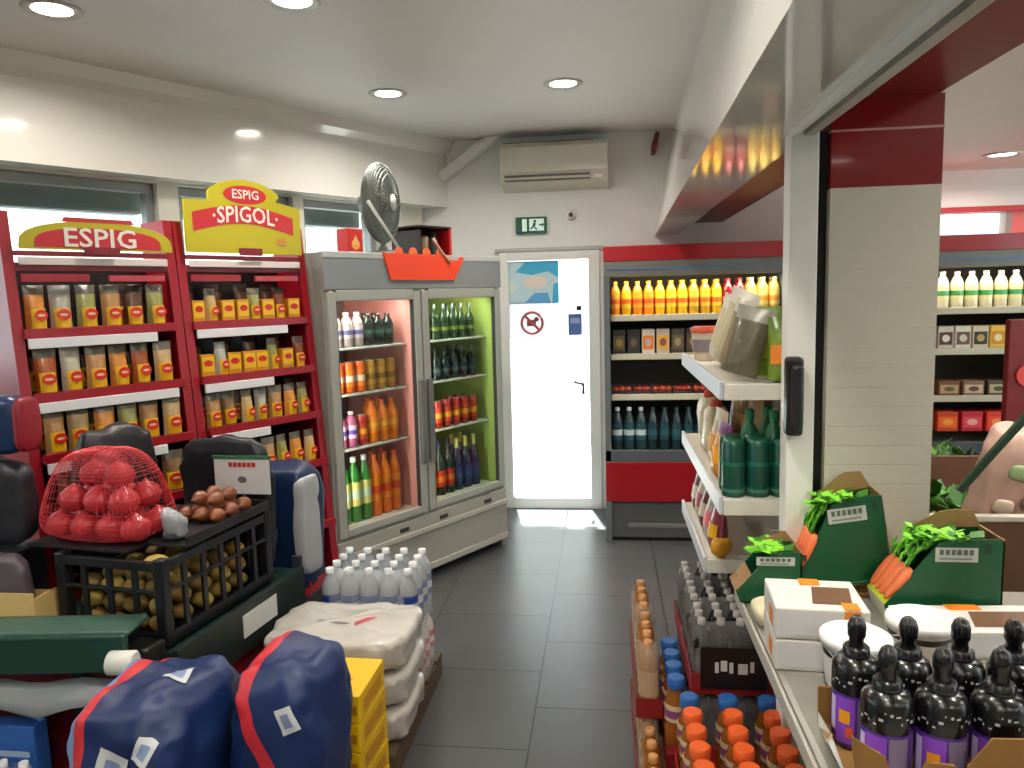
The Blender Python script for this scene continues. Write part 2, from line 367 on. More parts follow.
rl = root('alarm_siren', 'small dark red alarm box where bulkhead meets the wall', 'alarm', (c.x-.01, Yb-.12, c.z-.07))
B().prism([(-.03, 0), (.0, 0), (.03, .14), (0, .15), (-.03, .06)], 0, .12, M('#5d1b1b', .4)).build('siren_housing', rl)
B().box(-.02, .008, -.004, 0, .02, .05, M('#8f2a26', .3)).build('siren_lens', rl)
# notices stuck on the door glass
def notice(nm, lb, x0, y0, x1, y1):
    p, q = at(x0, y0, Yb), at(x1, y1, Yb)
    return root(nm, lb, 'poster', ((p.x+q.x)/2, Yb+.0125, (p.z+q.z)/2)), (q.x-p.x)/2, (p.z-q.z)/2
r, hx, hz = notice('poster', 'blue and white poster in the upper pane of the entrance door', 504, 262, 559, 303)
b = B(); b.quad(-hx, hx, -hz, hz, 0, M('#c9e6f2', .5))
LB = M('#3fb2dc', .5)
b.poly([(-hx*.6, hz*.5), (-hx*.2, hz), (hx, hz), (hx, hz*.2), (hx*.6, hz*.5), (0, hz*.35)], -.001, LB)
b.poly([(-hx*.3, -hz), (hx*.1, -hz*.5), (hx*.6, -hz*.5), (hx*.7, -hz), (.0, -hz*.95)], -.001, M('#5fa8dd', .5)); b.poly([(hx*.75, -hz), (hx, -hz), (hx, 0), (hx*.8, -.02)], -.001, LB)
b.disc(.03, .0, hx*.45, hz*.32, -.002, M('#f3e6e0', .5)); b.disc(-hx*.75, -hz*.2, hx*.16, hz*.3, -.001, M('#dff0e2', .5)); b.build('poster_sheet', r)
r, hx, hz = notice('window_film', 'pale grey blue film panel below the door poster', 501, 303, 556, 338)
B().quad(-hx, hx, -hz, hz, 0, M('#c3cbdc', .5, alpha=.75)).build('film_sheet', r)
c = at(532, 323, Yb); r = root('prohibition_sticker', 'round red prohibition sticker on the door glass', 'sticker', (c.x, Yb+.008, c.z))
b = B(); b.tube([(.082*cos(t*pi/14), 0, .082*sin(t*pi/14)) for t in range(28)], .011, M('#b5595c', .5), 6, close=True); b.box(-.08, .08, -.003, .003, -.01, .01, M('#b5595c', .5), 0, T(ry=R(45)))
b.box(-.04, .03, -.002, .004, -.025, .025, M('#8c4a4e', .5)); b.disc(.035, .028, .018, .018, .0, M('#8c4a4e', .5)); b.build('sticker_print', r)
r, hx, hz = notice('door_notice', 'small blue notice card by the lock side of the door', 568, 314, 582, 335)
b = B(); b.quad(-hx, hx, -hz, hz, 0, M('#4d6aa8', .5)); b.quad(-hx*.7, hx*.7, hz*.1, hz*.6, -.001, M('#8fa2cc', .5)); b.build('card_sheet', r)
c = at(579, 308, Yb); r = root('door_contact', 'small black magnetic contact above the blue door notice', 'contact', (c.x, Yb-.02, c.z))
B().box(-.02, .02, -.02, 0, -.018, .018, BLACK, .004).build('contact_case', r)
# ------------------------------------------------------------------ double glass drinks fridge
FW, FH, FD = 1.43, 1.945, .72
fr = root('drinks_fridge', 'tall grey double glass door drinks fridge beside the entrance', 'fridge', F0, WR)
CAB = M('#8f918c', .35); CAB2 = M('#a6a79f', .4)
b = B(); b.box(-FW, -FW+.04, 0.02, FD, .0, FH, CAB, .004); b.box(-.035, 0, .02, FD, .0, FH, CAB, .004); b.box(-FW+.04, -.035, FD-.04, FD, .0, FH, CAB)
b.box(-FW+.04, -.035, .02, FD-.04, 1.76, FH, CAB); b.box(-FW+.04, -.035, .02, FD-.04, .06, .43, CAB); b.box(-.765, -.715, .04, FD-.04, .43, 1.76, CAB); b.build('cabinet', fr)
b = B(); b.box(-FW, 0, 0, .03, 1.75, FH, M('#85888a', .35), .004); b.box(-FW, 0, -.004, .02, FH-.03, FH+.004, M('#b6b8b4', .3), .003); b.build('header_panel', fr)
b = B(); b.box(-FW, 0, -.0, .02, .07, .40, M('#a5a299', .4), .004); b.box(-FW, 0, -.015, .02, .30, .33, M('#b5b2a8', .4), .004); b.box(-FW, 0, -.01, .02, .06, .1, M('#b5b2a8', .4), .004); b.build('lower_panel', fr)
for x in (-.95, -.62, -.2): B().box(x-.035, x+.035, -.006, .004, .345, .37, DGREY, .003).build('panel_latch', fr)
for nm, x0, x1, c in (('left', -FW+.04, -.765, '#e9a29a'), ('right', -.715, -.035, '#a9bb62')):
    m = M(c, .5); b = B()  # liner colours stand in for pink and lime interior light
    b.box(x1-.008, x1, .05, FD-.05, .43, 1.76, m); b.box(x0, x0+.008, .05, FD-.05, .43, 1.76, m); b.box(x0, x1, .05, FD-.05, .43, .44, m)
    b.box(x0, x1, FD-.06, FD-.05, .44, 1.76, M('#7d6f6a' if nm == 'left' else '#4a5844', .5)); b.box(x0, x1, .05, FD-.05, 1.745, 1.755, m)
    b.build('light_tinted_liner', fr)
    for z in (.445, .875, 1.18, 1.435): B().box(x0+.01, x1-.01, .10, FD-.08, z-.012, z, M('#c8c9c0', .4), .003).build('wire_shelf', fr)
    l = B().box(x0+.05, x1-.05, .055, .075, 1.71, 1.745, M('#fff2e6', .4, emit=.8)).build('light_strip', fr)
    for zz, en in ((1.70, 2.2),):
        ld = bpy.data.lights.new('fridge light', 'AREA'); ld.shape = 'RECTANGLE'; ld.size = .5; ld.size_y = .06; ld.energy = en*1.5; ld.color = (1, .93, .82) if nm == 'left' else (.97, 1, .85)
        lo = bpy.data.objects.new('light', ld); COL.objects.link(lo); lo.parent = fr; lo.location = ((x0+x1)/2, .1, zz); lo.rotation_euler = (R(25), 0, 0)
    ld = bpy.data.lights.new('fridge light', 'AREA'); ld.shape = 'RECTANGLE'; ld.size = .03; ld.size_y = 1.1; ld.energy = 4; ld.color = (1, .92, .85) if nm == 'left' else (1, 1, .85)
    lo = bpy.data.objects.new('light', ld); COL.objects.link(lo); lo.parent = fr; lo.location = (x0+.03, .07, 1.1); lo.rotation_euler = (0, R(90), R(-35)); lo.rotation_euler = V((-.8, -.6, 0)).to_track_quat('Z', 'Y').to_euler()
    dr = B(); a0, a1 = (x0-.025, x1+.02) if nm == 'left' else (x0-.02, x1+.025)
    for q0, q1, z0, z1 in ((a0, a0+.055, .42, 1.74), (a1-.055, a1, .42, 1.74), (a0+.055, a1-.055, .42, .465), (a0+.055, a1-.055, 1.69, 1.75)): dr.box(q0, q1, 0, .035, z0, z1, CAB2, .005)
    dr = dr.build('door', fr)
    gk = B()
    for q0, q1, z0, z1 in ((a0+.05, a0+.062, .46, 1.69), (a1-.062, a1-.05, .46, 1.69)): gk.box(q0, q1, .005, .03, z0, z1, DGREY)
    gk.build('door_gasket', dr)
    B().box(a0+.05, a1-.05, .014, .02, .46, 1.695, glass('#eef3f0', .04)).build('glass_pane', dr)
    hx = a1-.03 if nm == 'left' else a0+.03
    B().box(hx-.02, hx+.02, -.022, 0, .72, 1.22, M('#6f6f6c', .35), .006).build('handle', dr)
def bottle(key, prof, capprof, col, capcol, lab=None, alpha=1, rough=.2, name='drink_bottle', n=12):
    def fn():
        r = B().lathe(prof, M(col, rough, alpha=alpha, coat=.3), n).build(name)
        if capprof: B().lathe(capprof, M(capcol, .35), n).build('cap', r)
        if lab:
            z0, z1, rr, c1, c2 = lab
            b = B(); b.lathe([(rr, z0), (rr, z1)], M(c1, .4), n)
            if c2: b.lathe([(rr+.0008, z0+(z1-z0)*.3), (rr+.0008, z0+(z1-z0)*.65)], M(c2, .4), n)
            b.build('paper_label', r)
        return r
    return fn
def pet(h, r): return [(r*.85, 0), (r, .01), (r, h*.45), (r*.94, h*.5), (r, h*.56), (r, h*.68), (r*.75, h*.8), (r*.38, h*.9), (r*.38, h*.94)]
def petcap(h, r): return [(r*.45, h*.92), (r*.45, h), (r*.38, h)]
def can(h, r): return [(r*.8, 0), (r, h*.05), (r, h*.92), (r*.82, h)]
KB = {}
def kind(key, h, r, col, capcol, lab=None, c2=None, shape='pet', alpha=1, name='drink_bottle'):
    if shape == 'pet': KB[key] = bottle(key, pet(h, r), petcap(h, r), col, capcol, (h*.25, h*.62, r*1.015, lab, c2) if lab else None, alpha, name=name)
    elif shape == 'wine': KB[key] = bottle(key, [(r, 0), (r, h*.55), (r*.8, h*.65), (r*.36, h*.76), (r*.33, h*.9)], [(r*.38, h*.8), (r*.38, h), (r*.3, h)], col, capcol, (h*.15, h*.45, r*1.015, lab, c2) if lab else None, alpha, name=name)
    elif shape == 'can': KB[key] = bottle(key, can(h, r), [(r*.8, h), (r*.6, h+.001)], col, capcol, (h*.2, h*.75, r*1.01, lab, c2) if lab else None, alpha, .25, name='drink_can')
kind('orange', .36, .037, '#e8720c', '#e0560a', '#f08a1a', '#d8400a'); kind('green', .37, .037, '#2f7a2a', '#f0f0ee', '#d8d27a', '#c8dcc0'); kind('orangecan', .17, .033, '#f0640f', '#c8c8c8', '#f47b12', '#f6d6c0', 'can')
kind('goldcan', .17, .033, '#b8862a', '#c8c8c8', '#c9962f', '#8c5f14', 'can'); kind('pale', .19, .034, '#b9a9a6', '#e6dfe4', '#d8cdd2', '#6a6aa0'); kind('black', .18, .034, '#1b2523', '#1d1d1f', '#25302e', '#3f6a5c')
kind('pink', .2, .034, '#b85a80', '#f2e6ee', '#e8c4d8', '#6a4ab0'); kind('redcan', .17, .033, '#a8201a', '#c8c8c8', '#c43a20', '#e8a028', 'can'); kind('bigorange', .24, .037, '#ee7a10', '#f06a10', '#f48a20', '#f8b040')
kind('beer', .22, .031, '#22351f', '#2a3a2a', '#2b3d26', '#7a8a3c', 'wine'); kind('darkbeer', .2, .032, '#141d1f', '#26323a', '#1b2a38', '#4a5a50', 'wine')
kind('yellowb', .34, .038, '#d89a14', '#d8a020', '#e8b62c', '#c8601c'); kind('wine', .35, .04, '#16241a', '#1a1f3a', '#b22a1c', '#d86a20', 'wine'); kind('champagne', .34, .0385, '#1d2148', '#c9bf6a', '#23306a', '#3a4a7a', 'wine'); kind('palecan', .17, .033, '#c8b070', '#c8c8c8', '#d8a43c', '#b86a24', 'can')
NAMES = {'orange': 'tall orange soda bottle', 'green': 'white capped green bottle', 'orangecan': 'bright orange can', 'goldcan': 'golden brown can', 'pale': 'pale clear bottle', 'black': 'black squat bottle', 'pink': 'pink and violet bottle', 'redcan': 'red can',
         'bigorange': 'orange juice bottle', 'beer': 'dark green beer bottle', 'darkbeer': 'near black beer bottle', 'yellowb': 'yellow soda bottle', 'wine': 'red labelled dark bottle', 'champagne': 'gilt necked navy bottle', 'palecan': 'pale gold can'}
rows = [('pink lit', -1.335, .0765, [(.446, ['green', 'green', 'green', 'green', 'orange', 'orange', 'orange']), (.876, ['pink', 'pink', 'pink', 'redcan', 'bigorange', 'bigorange', 'bigorange']), (1.181, ['orangecan', 'orangecan', 'orangecan', 'orangecan', 'goldcan', 'goldcan', 'goldcan']), (1.436, ['pale', 'pale', 'pale', 'pale', 'black', 'black', 'black'])]),
        ('lime lit', -.655, .083, [(.446, ['yellowb', 'yellowb', 'wine', 'wine', 'champagne', 'champagne', 'champagne']), (.876, ['palecan', 'palecan', 'redcan', 'redcan', 'redcan', 'redcan', 'redcan']), (1.181, ['darkbeer']*7), (1.436, ['beer']*7)])]
LEV = ['bottom', 'third', 'second', 'top']
for side, x0, st, rr in rows:
    for li, (z, ks) in enumerate(rr):
        for dep in (0, 1):
            cnt = {}
            for i, k in enumerate(ks):
                q = LW(x0+i*st, .15+dep*.12, z+.001)
                if dep == 0: lb, g = '%s, %s from hinge end, %s shelf of %s fridge side' % (NAMES[k], ORD[i] if side == 'pink lit' else ORD[6-i], LEV[li], side), 'front row drinks in the glass fridge'
                else:
                    if i not in (5, 6): continue
                    lb, g = '%s in the second row on the %s shelf, %s fridge side' % (NAMES[k], LEV[li], side), 'second row %s on %s shelf %s' % (k, LEV[li], side)
                put('fr_'+k, KB[k], lb, 'drink', q, random.uniform(0, 6), g)
# things on top of the fridge and on its header
zt = FH+.005
fan = root('desk_fan', 'grey round desk fan turned sideways on top of the fridge', 'fan', LW(-.745, .3, zt), WR)
FM = M('#6d7370', .4); FM2 = M('#5a605e', .45)
B().lathe([(.12, 0), (.12, .015), (.09, .03), (.03, .04), (.025, .06)], FM, 24).build('base', fan)
B().tube([(0, 0, .04), (0, .0, .14)], .018, FM).build('neck', fan)
FX = T(0, 0, .315, rz=R(27), rx=R(90))
b = B(); 
for k in range(13):
    zz = -.06+.010*k; rr_ = .235*math.sqrt(max(.05, 1-(zz/.075)**2*.8)); b.tube([(rr_*cos(t*pi/18), rr_*sin(t*pi/18), zz) for t in range(36)], .004, FM, 5, close=True)
for t in range(44):
    a_ = t*pi/22; b.tube([(.03*cos(a_), .03*sin(a_), .072), (.15*cos(a_), .15*sin(a_), .058), (.235*cos(a_), .235*sin(a_), 0), (.15*cos(a_), .15*sin(a_), -.058), (.03*cos(a_), .03*sin(a_), -.072)], .0035, FM, 5)
b.build('wire_cage', fan, FX)
b = B()
for t in range(4):
    b.add([(.03, -.03, -.012), (.19, -.11, -.02), (.215, .09, .02), (.03, .04, .012)], [(0, 1, 2, 3)], FM2, False, T(rz=t*pi/2)); b.add([(.03, -.03, -.016), (.19, -.11, -.024), (.215, .09, .016), (.03, .04, .008)], [(3, 2, 1, 0)], FM2, False, T(rz=t*pi/2))
b.build('fan_blades', fan, FX)
B().lathe([(0, -.14), (.05, -.13), (.06, -.07), (.06, -.05), (.04, .03), (0, .04)], FM, 20).build('motor_housing', fan, FX)
B().lathe([(0, .07), (.05, .072), (.05, .078), (0, .082)], M('#a7adaa', .3), 20).build('badge', fan, FX)
st_ = root('white_pole', 'thin pale stick leaning across the fan cage', 'stick', LW(-1.07, .05, zt+.28), WR)
B().tube([(0, 0, 0), (.235, .0, -.272)], .009, M('#c3c6c4', .4)).build('stick_shaft', st_)
q = LW(-1.0, .25, zt); bx = root('snack_box', 'small red carton with gold emblem beside the fan on the fridge', 'box', q, WR)
b = B(); b.box(-.055, .055, 0, .1, 0, .15, M('#cf1f1c', .4), .004); b.build('carton', bx); c_ = B(); c_.disc(0, .06, .03, .03, -.002, M('#f2a44c', .4)); c_.poly([(-.03, .06), (.03, .06), (0, .115)], -.003, M('#f5c070', .4)); c_.build('emblem', bx)
q = LW(-.39, .25, zt); bx = root('display_case', 'open red tray with dark goods behind the fan on the fridge', 'box', q, WR)
b = B(); b.box(-.09, .19, .24, .25, 0, .2, DRED); b.box(.18, .2, 0, .25, 0, .2, M('#b3121c', .4), .003); b.box(-.10, -.08, 0, .25, 0, .17, M('#2a2020', .5), .003); b.box(-.08, .18, 0, .25, 0, .012, DRED); b.box(-.10, .2, 0, .25, .19, .2, M('#2a2020', .5)); b.build('tray', bx)
for k, (x, c, h) in enumerate(((-.035, '#57473f', .14), (.045, '#8a6f58', .12), (.125, '#1b1b1d', .15))):
    put('tin_%d' % k, lambda c=c, h=h: B().lathe([(.036, 0), (.038, .005), (.038, h), (.03, h+.01)], M(c, .4), 16).build('dark_tin'), '%s tin in the red tray on the fridge, %s from the fan' % (('brown', 'tan', 'black')[k], ORD[k]), 'tin', tuple(LW(-.39+x, .36, zt+.0135)), 0, 'tins in the red tray on the fridge')
hd = root('basket_sign', 'bright orange red shopping basket sign hung on the fridge header', 'sign', LW(-.70, -.014, 1.80), WR)
OR = M('#f0421a', .5); b = B(); b.prism([(-.28, .0), (.24, .0), (.33, .135), (.30, .14), (.27, .115), (.20, .12), (.18, .145), (-.33, .15)], 0, .01, OR); b.build('basket_panel', hd)
for k in range(4): B().lathe([(.03, 0), (.03, .008)], M('#f26a3a', .5), 16, T(-.21+k*.11, .009, .155, rx=R(90))).build('basket_knob', hd)
B().tube([(.2, -.006, .1), (.12, -.006, .17), (.06, -.004, .24)], .008, M('#d8a08a', .5)).build('basket_handle', hd)
# ------------------------------------------------------------------ two red snack racks with crest signs
RR = M('#9c1022', .35); RR2 = M('#7f0e1e', .4)
SH = (1.60, 1.35, 1.115, .87)          # shelf heights
def rack(nm, lb, x0, x1, sign, rail_cols):
    r = root(nm, lb, 'shelf rack', F0, WR)
    for x in (x0, x1):
        b = B(); b.add([(x-.02, -.03, 0), (x+.02, -.03, 0), (x+.02, .36, 0), (x-.02, .36, 0), (x-.02, .16, 2.07), (x+.02, .16, 2.07), (x+.02, .36, 2.07), (x-.02, .36, 2.07)],
              [(0, 3, 2, 1), (4, 5, 6, 7), (0, 1, 5, 4), (1, 2, 6, 5), (2, 3, 7, 6), (3, 0, 4, 7)], RR); b.build('side_post', r)
    b = B(); b.box(x0+.02, x1-.02, .34, .355, .1, 1.86, M('#1d1416', .5)); b.build('back_panel', r)
    b = B(); b.box(x0+.02, x1-.02, .14, .17, 1.84, 1.875, RR2, .003); b.box(x0+.02, x1-.02, .13, .15, 1.90, 1.92, RR, .003); b.build('top_bar', r)
    b = B(); b.box(x0+.03, x1-.03, .12, .132, 1.865, 1.895, M('#e9dcd8', .4), .002); b.box(x0+.03, x0+.28, .118, .131, 1.80, 1.83, RR); b.box(x0+.36, x1-.05, .118, .131, 1.80, 1.825, M('#b8404a', .4)); b.build('price_strip', r)
    for k, z in enumerate(SH + (.55, .25)):
        y = .11-.035*k
        s = B().box(x0+.02, x1-.02, y, .34, z-.018, z, RR2).build('shelf', r)
        f = B(); f.box(x0+.015, x1-.015, y-.012, y, z-.02, z+.018, RR, .003); f.build('shelf_lip', s)
        f = B(); f.box(x0+.025, x0+.025+(x1-x0-.05)*rail_cols[k], y-.02, y-.008, z-.06, z-.02, M('#f4f5f8', .4), .002); f.build('price_rail', s)
    return r
r1 = rack('snack_rack', 'red snack rack by the window with the wide arched sign', -2.80, -2.155, 0, (.85, .95, .8, .7, .7, .7))
r2 = rack('snack_rack', 'red snack rack beside the fridge with the tall crested yellow sign', -2.11, -1.455, 0, (.8, .6, .5, .5, .5, .5))
YS = M('#bdb012', .45, var=.08, scale=7); SR = M('#c3202a', .4); SWT = M('#f3e6dc', .4)
# tall crested sign
b = B(); x0, x1 = -2.10, -1.485; zz = 1.93
out = [(x0, zz), (x1, zz), (x1, zz+.23), (x1-.14, zz+.255)] + [(-1.79+.2*cos(t), zz+.25+.095*sin(t)) for t in [k*pi/10 for k in range(1, 10)]] + [(x0+.12, zz+.24), (x0, zz+.235)]
b.prism(out, .1, .115, YS); b.build('sign_board', r2)
b = B(); b.disc(-1.79, zz+.275, .115, .043, .098, SR, 28); b.text('ESPIG', .06, -1.79, zz+.275, .096, SWT); b.build('upper_emblem', r2)
b = B(); n_ = 12; pts = [(x0+.035+(x1-x0-.08)*i/n_, zz+.095+.045*sin(pi*i/n_)) for i in range(n_+1)]
b.poly([(x, z) for x, z in pts]+[(x, z+.085) for x, z in pts[::-1]], .098, SR); b.text('·SPIGOL·', .105, (x0+x1)/2, zz+.145, .096, SWT, .9, arc=.035); b.build('name_band', r2)
b = B(); b.box(-1.84, -1.72, .09, .1, zz-.01, zz+.025, RR2); b.build('sign_clip', r2); b = B(); b.disc(-1.60, zz+.06, .03, .02, .098, M('#c98a3a', .5)); b.build('small_emblem', r2)
# wide arched sign
b = B(); x0, x1 = -2.77, -2.17; zz = 1.925; xm = (x0+x1)/2
arch = lambda hw, z0, h, n=16: [(xm-hw, z0)]+[(xm+hw, z0)]+[(xm+hw*cos(pi*k/n), z0+.015+h*sin(pi*k/n)**.7) for k in range(n+1)]
b.prism(arch(.30, zz, .10), .10, .115, YS); b.prism([(xm-.14, zz+.11), (xm+.14, zz+.11), (xm+.13, zz+.128), (xm-.13, zz+.128)], .1, .116, SR); b.build('sign_board', r1)
b = B(); b.poly(arch(.25, zz+.008, .065), .098, SR); b.text('ESPIG', .105, xm, zz+.045, .095, SWT, 1.15); b.build('name_band', r1)
b = B().box(xm-.07, xm+.07, .09, .1, zz-.015, zz+.012, RR2).build('sign_clip', r1)
# snack bags
BODY = {'walnut': '#8d6a45', 'almond': '#b98a58', 'raisin': '#7a3a22', 'apricot': '#d98f3f', 'pistachio': '#9a9a5a', 'clear': '#b9b7ac', 'cashew': '#c9ab78', 'dark': '#5a3828', 'spice': '#a8521e', 'pale': '#c8c0ae'}
def snack(c, w_, h, cap):
    def fn():
        r = B().pouch(w_, h, .07, M(c, .3, var=.35, scale=70, coat=.4), 3, mtop=M(cap, .25)).build('snack_bag')
        b = B(); n = 6
        vs = []
        for j in range(3):
            for i in range(n+1):
                u = -.7+1.4*i/n; v = .08+.21*j; t = .035*(1-abs(u)**3)*min(1, .75+v*2)*max(0, 1-v**2.2)**.8
                vs.append((u*w_/2, -t-.0025, v*h))
        fs = [(j*(n+1)+i, j*(n+1)+i+1, (j+1)*(n+1)+i+1, (j+1)*(n+1)+i) for j in range(2) for i in range(n)]
        b.add(vs, fs, M('#f2c01a', .35)); b.disc(0, h*.36, w_*.32, h*.12, -.041, M('#d9301a', .35), 14); b.disc(0, h*.36, w_*.2, h*.03, -.042, M('#f2c9a0', .4), 10)
        b.build('front_label', r); return r
    return fn
def snackbox(c):
    def fn():
        r = B().box(-.033, .033, -.025, .03, 0, .11, M(c, .4), .003).build('snack_packet'); b = B(); b.quad(-.028, .028, .03, .10, -.027, M('#f4c21a', .35)); b.disc(0, .07, .022, .015, -.028, M('#cf2a1a', .4), 12); b.build('front_label', r); return r
    return fn
RACKN = ('crested-sign rack', 'arched-sign rack'); SHN = ('top', 'second', 'third', 'fourth')
lay = {(1, 0): ['apricot', 'clear', 'pistachio', 'almond', 'dark', 'pistachio'], (1, 1): ['spice', 'pale', 'almond', 'apricot', 'spice', 'cashew'], (1, 2): ['almond', 'cashew', 'apricot', 'pistachio', 'almond', 'cashew'], (1, 3): ['walnut', 'dark', 'raisin', 'walnut'],
       (0, 0): ['b', 'cashew', 'b', 'b', 'pistachio', 'b', 'raisin', 'b'], (0, 1): ['b', 'clear', 'b', 'b', 'b', 'pistachio', 'b', 'raisin'], (0, 2): ['almond', 'walnut', 'cashew', 'clear', 'almond', 'apricot', 'pistachio'], (0, 3): ['raisin', 'walnut', 'dark', 'almond', 'pistachio', 'apricot', 'cashew']}
for (rk, sh), items in lay.items():
    xa, xb = ((-2.075, -1.488), (-2.762, -2.19))[rk]; n = len(items); stp = (xb-xa)/n
    for i, k in enumerate(items):
        x = xa+stp*(i+.5); y = .11-.035*sh+.05; z = SH[sh]+.002
        j = n-1-i; bigb = .185 if rk else .165
        kk = ('sb_%s' % (k,)) if k == 'b' else 'bag_%s_%d' % (k, rk)
        fn = snackbox('#d9961a') if k == 'b' else snack(BODY[k], min(.092, stp*.86), bigb, {'clear': '#8f908a', 'pale': '#b0aca0', 'dark': '#3a2e2a', 'raisin': '#4a3a34'}.get(k, '#6f6a5e'))
        nm = 'yellow snack packet' if k == 'b' else '%s snack bag' % k
        put(kk, fn, '%s, %s from the fridge side on the %s shelf of the %s' % (nm, ORD[j], SHN[sh], RACKN[rk]), 'snack', LW(x, y+random.uniform(-.004, .02), z), WR+random.uniform(-.2, .2), 'snack bags on the red racks')
        if sh < 3 and i % 2 == 0:
            put('bag_dark_1', None, 'dim snack bag in the back row on the %s shelf of the %s' % (SHN[sh], RACKN[rk]), 'snack', LW(x, y+.1, z), WR, 'back row snack bags %d %d' % (rk, sh)) if 'bag_dark_1' in PROTO else None
# ------------------------------------------------------------------ open chillers along the back
Yf = 5.089
CHG = M('#5f6668', .4); CHD = M('#33373a', .45); RAILM = M('#c9c3ae', .4)
def chiller(lb, x0, x1, shelves, deck, wall_l=True):
    r = root('open_chiller', lb, 'chiller', (x0, Yf, 0)); W = x1-x0; D = .78
    for x in (0, W-.04): b = B(); b.box(x, x+.04, 0, D, .0, 1.9, CHG, .004); b.build('side_panel', r)
    B().box(.04, W-.04, D-.04, D, .0, 1.9, M('#5a5550', .6)).build('back_panel', r)
    b = B(); b.box(0, W, -.005, D, 1.9, 2.0, M('#9a1020', .3, coat=.3), .004); b.build('red_fascia', r)
    b = B(); b.box(.0, W, -.002, .12, 1.80, 1.9, M('#6a6c68', .35), .004); b.box(.04, W-.04, .12, D-.04, 1.885, 1.9, CHG); b.box(.02, W-.02, -.006, 0, 1.845, 1.852, M('#4a6fae', .4)); b.build('canopy', r)
    B().box(.06, W-.06, .122, .14, 1.85, 1.884, M('#fff0d8', .4, emit=2)).build('light_strip', r)
    l = bpy.data.lights.new('chiller light', 'AREA'); l.shape = 'RECTANGLE'; l.size = W-.15; l.size_y = .04; l.energy = 4; l.color = (1, .9, .72)
    lo = bpy.data.objects.new('light', l); COL.objects.link(lo); lo.parent = r; lo.location = (W/2, .075, 1.78); lo.rotation_euler = (R(20), 0, 0)
    for z in shelves:
        s = B().box(.045, W-.045, .09, D-.04, z-.02, z, M('#bdb8a8', .4)).build('shelf', r)
        B().box(.045, W-.045, .07, .09, z-.03, z+.012, RAILM, .003).build('price_rail', s)
    b = B(); b.box(.04, W-.04, .03, D-.04, deck-.03, deck, M('#7d7d78', .4)); b.box(0, W, 0, .03, .56, deck+.03, M('#50555a', .4), .004); b.build('deck', r)
    b = B(); b.box(0, W, -.002, .03, .285, .56, M('#8f0d1a', .3, coat=.2), .004); b.build('red_kick_panel', r)
    b = B(); b.box(0.01, W-.01, .02, .06, .03, .285, M('#4a4c4d', .45), .003); b.box(.15, .55, .015, .03, .1, .13, M('#6a6c6d', .4), .003); b.build('plinth', r)
    b = B(); b.box(0.02, W-.02, .05, D, 0, .03, BLACK); b.build('base_frame', r)
    return r
chiller('grey and red open chiller next to the entrance door', 0, 1.20, (1.535, 1.275, 1.0), .61)
chiller('grey and red open chiller in the side room behind the white pillar', 1.21, 2.9, (1.535, 1.275, .97), .66)
kind('juice_y', .235, .034, '#e8b414', '#e0b01a', '#f4c838', '#e86a18'); kind('juice_o', .235, .034, '#ee8a10', '#c9a61a', '#f4a030', '#d85a18'); kind('juice_g', .235, .034, '#cf9a10', '#d8b820', '#e8b83c', '#c8701c')
kind('juice_r', .24, .0355, '#7a1016', '#8a1a1a', '#9a2020', '#d8b8a8'); kind('juice_l', .24, .0355, '#f0d060', '#f2dc90', '#f6e08a', '#eea83a'); kind('milk', .24, .039, '#efe8c8', '#f2ecd8', '#f0e6b0', '#4a9a5a')
top = ['juice_o', 'juice_y', 'juice_o', 'juice_o', 'juice_y', 'juice_y', 'juice_y', 'juice_g', 'juice_g', 'juice_y', 'juice_r', 'juice_r', 'juice_l', 'juice_l', 'juice_l']
CN = {'juice_o': 'orange juice bottle', 'juice_y': 'yellow juice bottle', 'juice_g': 'golden juice bottle', 'juice_r': 'dark red juice bottle', 'juice_l': 'pale yellow juice bottle', 'milk': 'cream milk bottle with green band'}
for i, k in enumerate(top):
    put(k, KB[k], '%s on the upper chiller shelf, %s from the door end' % (CN[k], ORD[i]), 'bottle', (.0785+i*.0745, Yf+.145, 1.536), i*.7, 'juice bottles on the upper chiller shelf')
for i, k in enumerate(top):
    put(k, KB[k], 'juice bottle in the second row on the upper chiller shelf', 'bottle', (.0785+i*.0745, Yf+.239, 1.536), i, 'second row juice bottles')
for i in range(8): put('milk', KB['milk'], 'cream milk bottle with green band, %s from the pillar on the side room chiller' % ORD[i], 'bottle', (2.17+i*.088, Yf+.15, 1.536), i, 'milk bottles in the side room chiller')
def pack(w_, d, h, c, c2, c3, nm='carton_pack'):
    def fn():
        r = B().box(-w_/2, w_/2, -d/2, d/2, 0, h, M(c, .4), .005).build(nm)
        b = B(); b.quad(-w_*.42, w_*.42, h*.2, h*.75, -d/2-.001, M(c2, .4)); b.disc(0, h*.48, w_*.25, h*.16, -d/2-.002, M(c3, .4), 12); b.build('front_label', r); return r
    return fn
P2 = [('#2f2a24', '#5f5030', '#8a7a44', 'dark'), ('#2b2b2e', '#3a3436', '#6a5a48', 'black'), ('#d8cfc4', '#e07a28', '#b8a8a8', 'white and orange'), ('#c9b8a8', '#e0a83a', '#8a4a4a', 'beige'), ('#4a4238', '#6a5a44', '#9a8a64', 'brown'), ('#3f3a34', '#5c4f3c', '#a0804a', 'dark brown'), ('#a89a8a', '#c8b090', '#7a4030', 'tan'), ('#5a4c40', '#8a6a44', '#c8a060', 'chestnut')]
for i in range(11):
    c = P2[i % 8]; put('cp%d' % (i % 8), pack(.085, .09, .17, *c[:3]), '%s carton on the middle chiller shelf, %s from the door end' % (c[3], ORD[i]), 'carton', (.10+i*.098, Yf+.16, 1.277), 0, 'cartons on the middle chiller shelf')
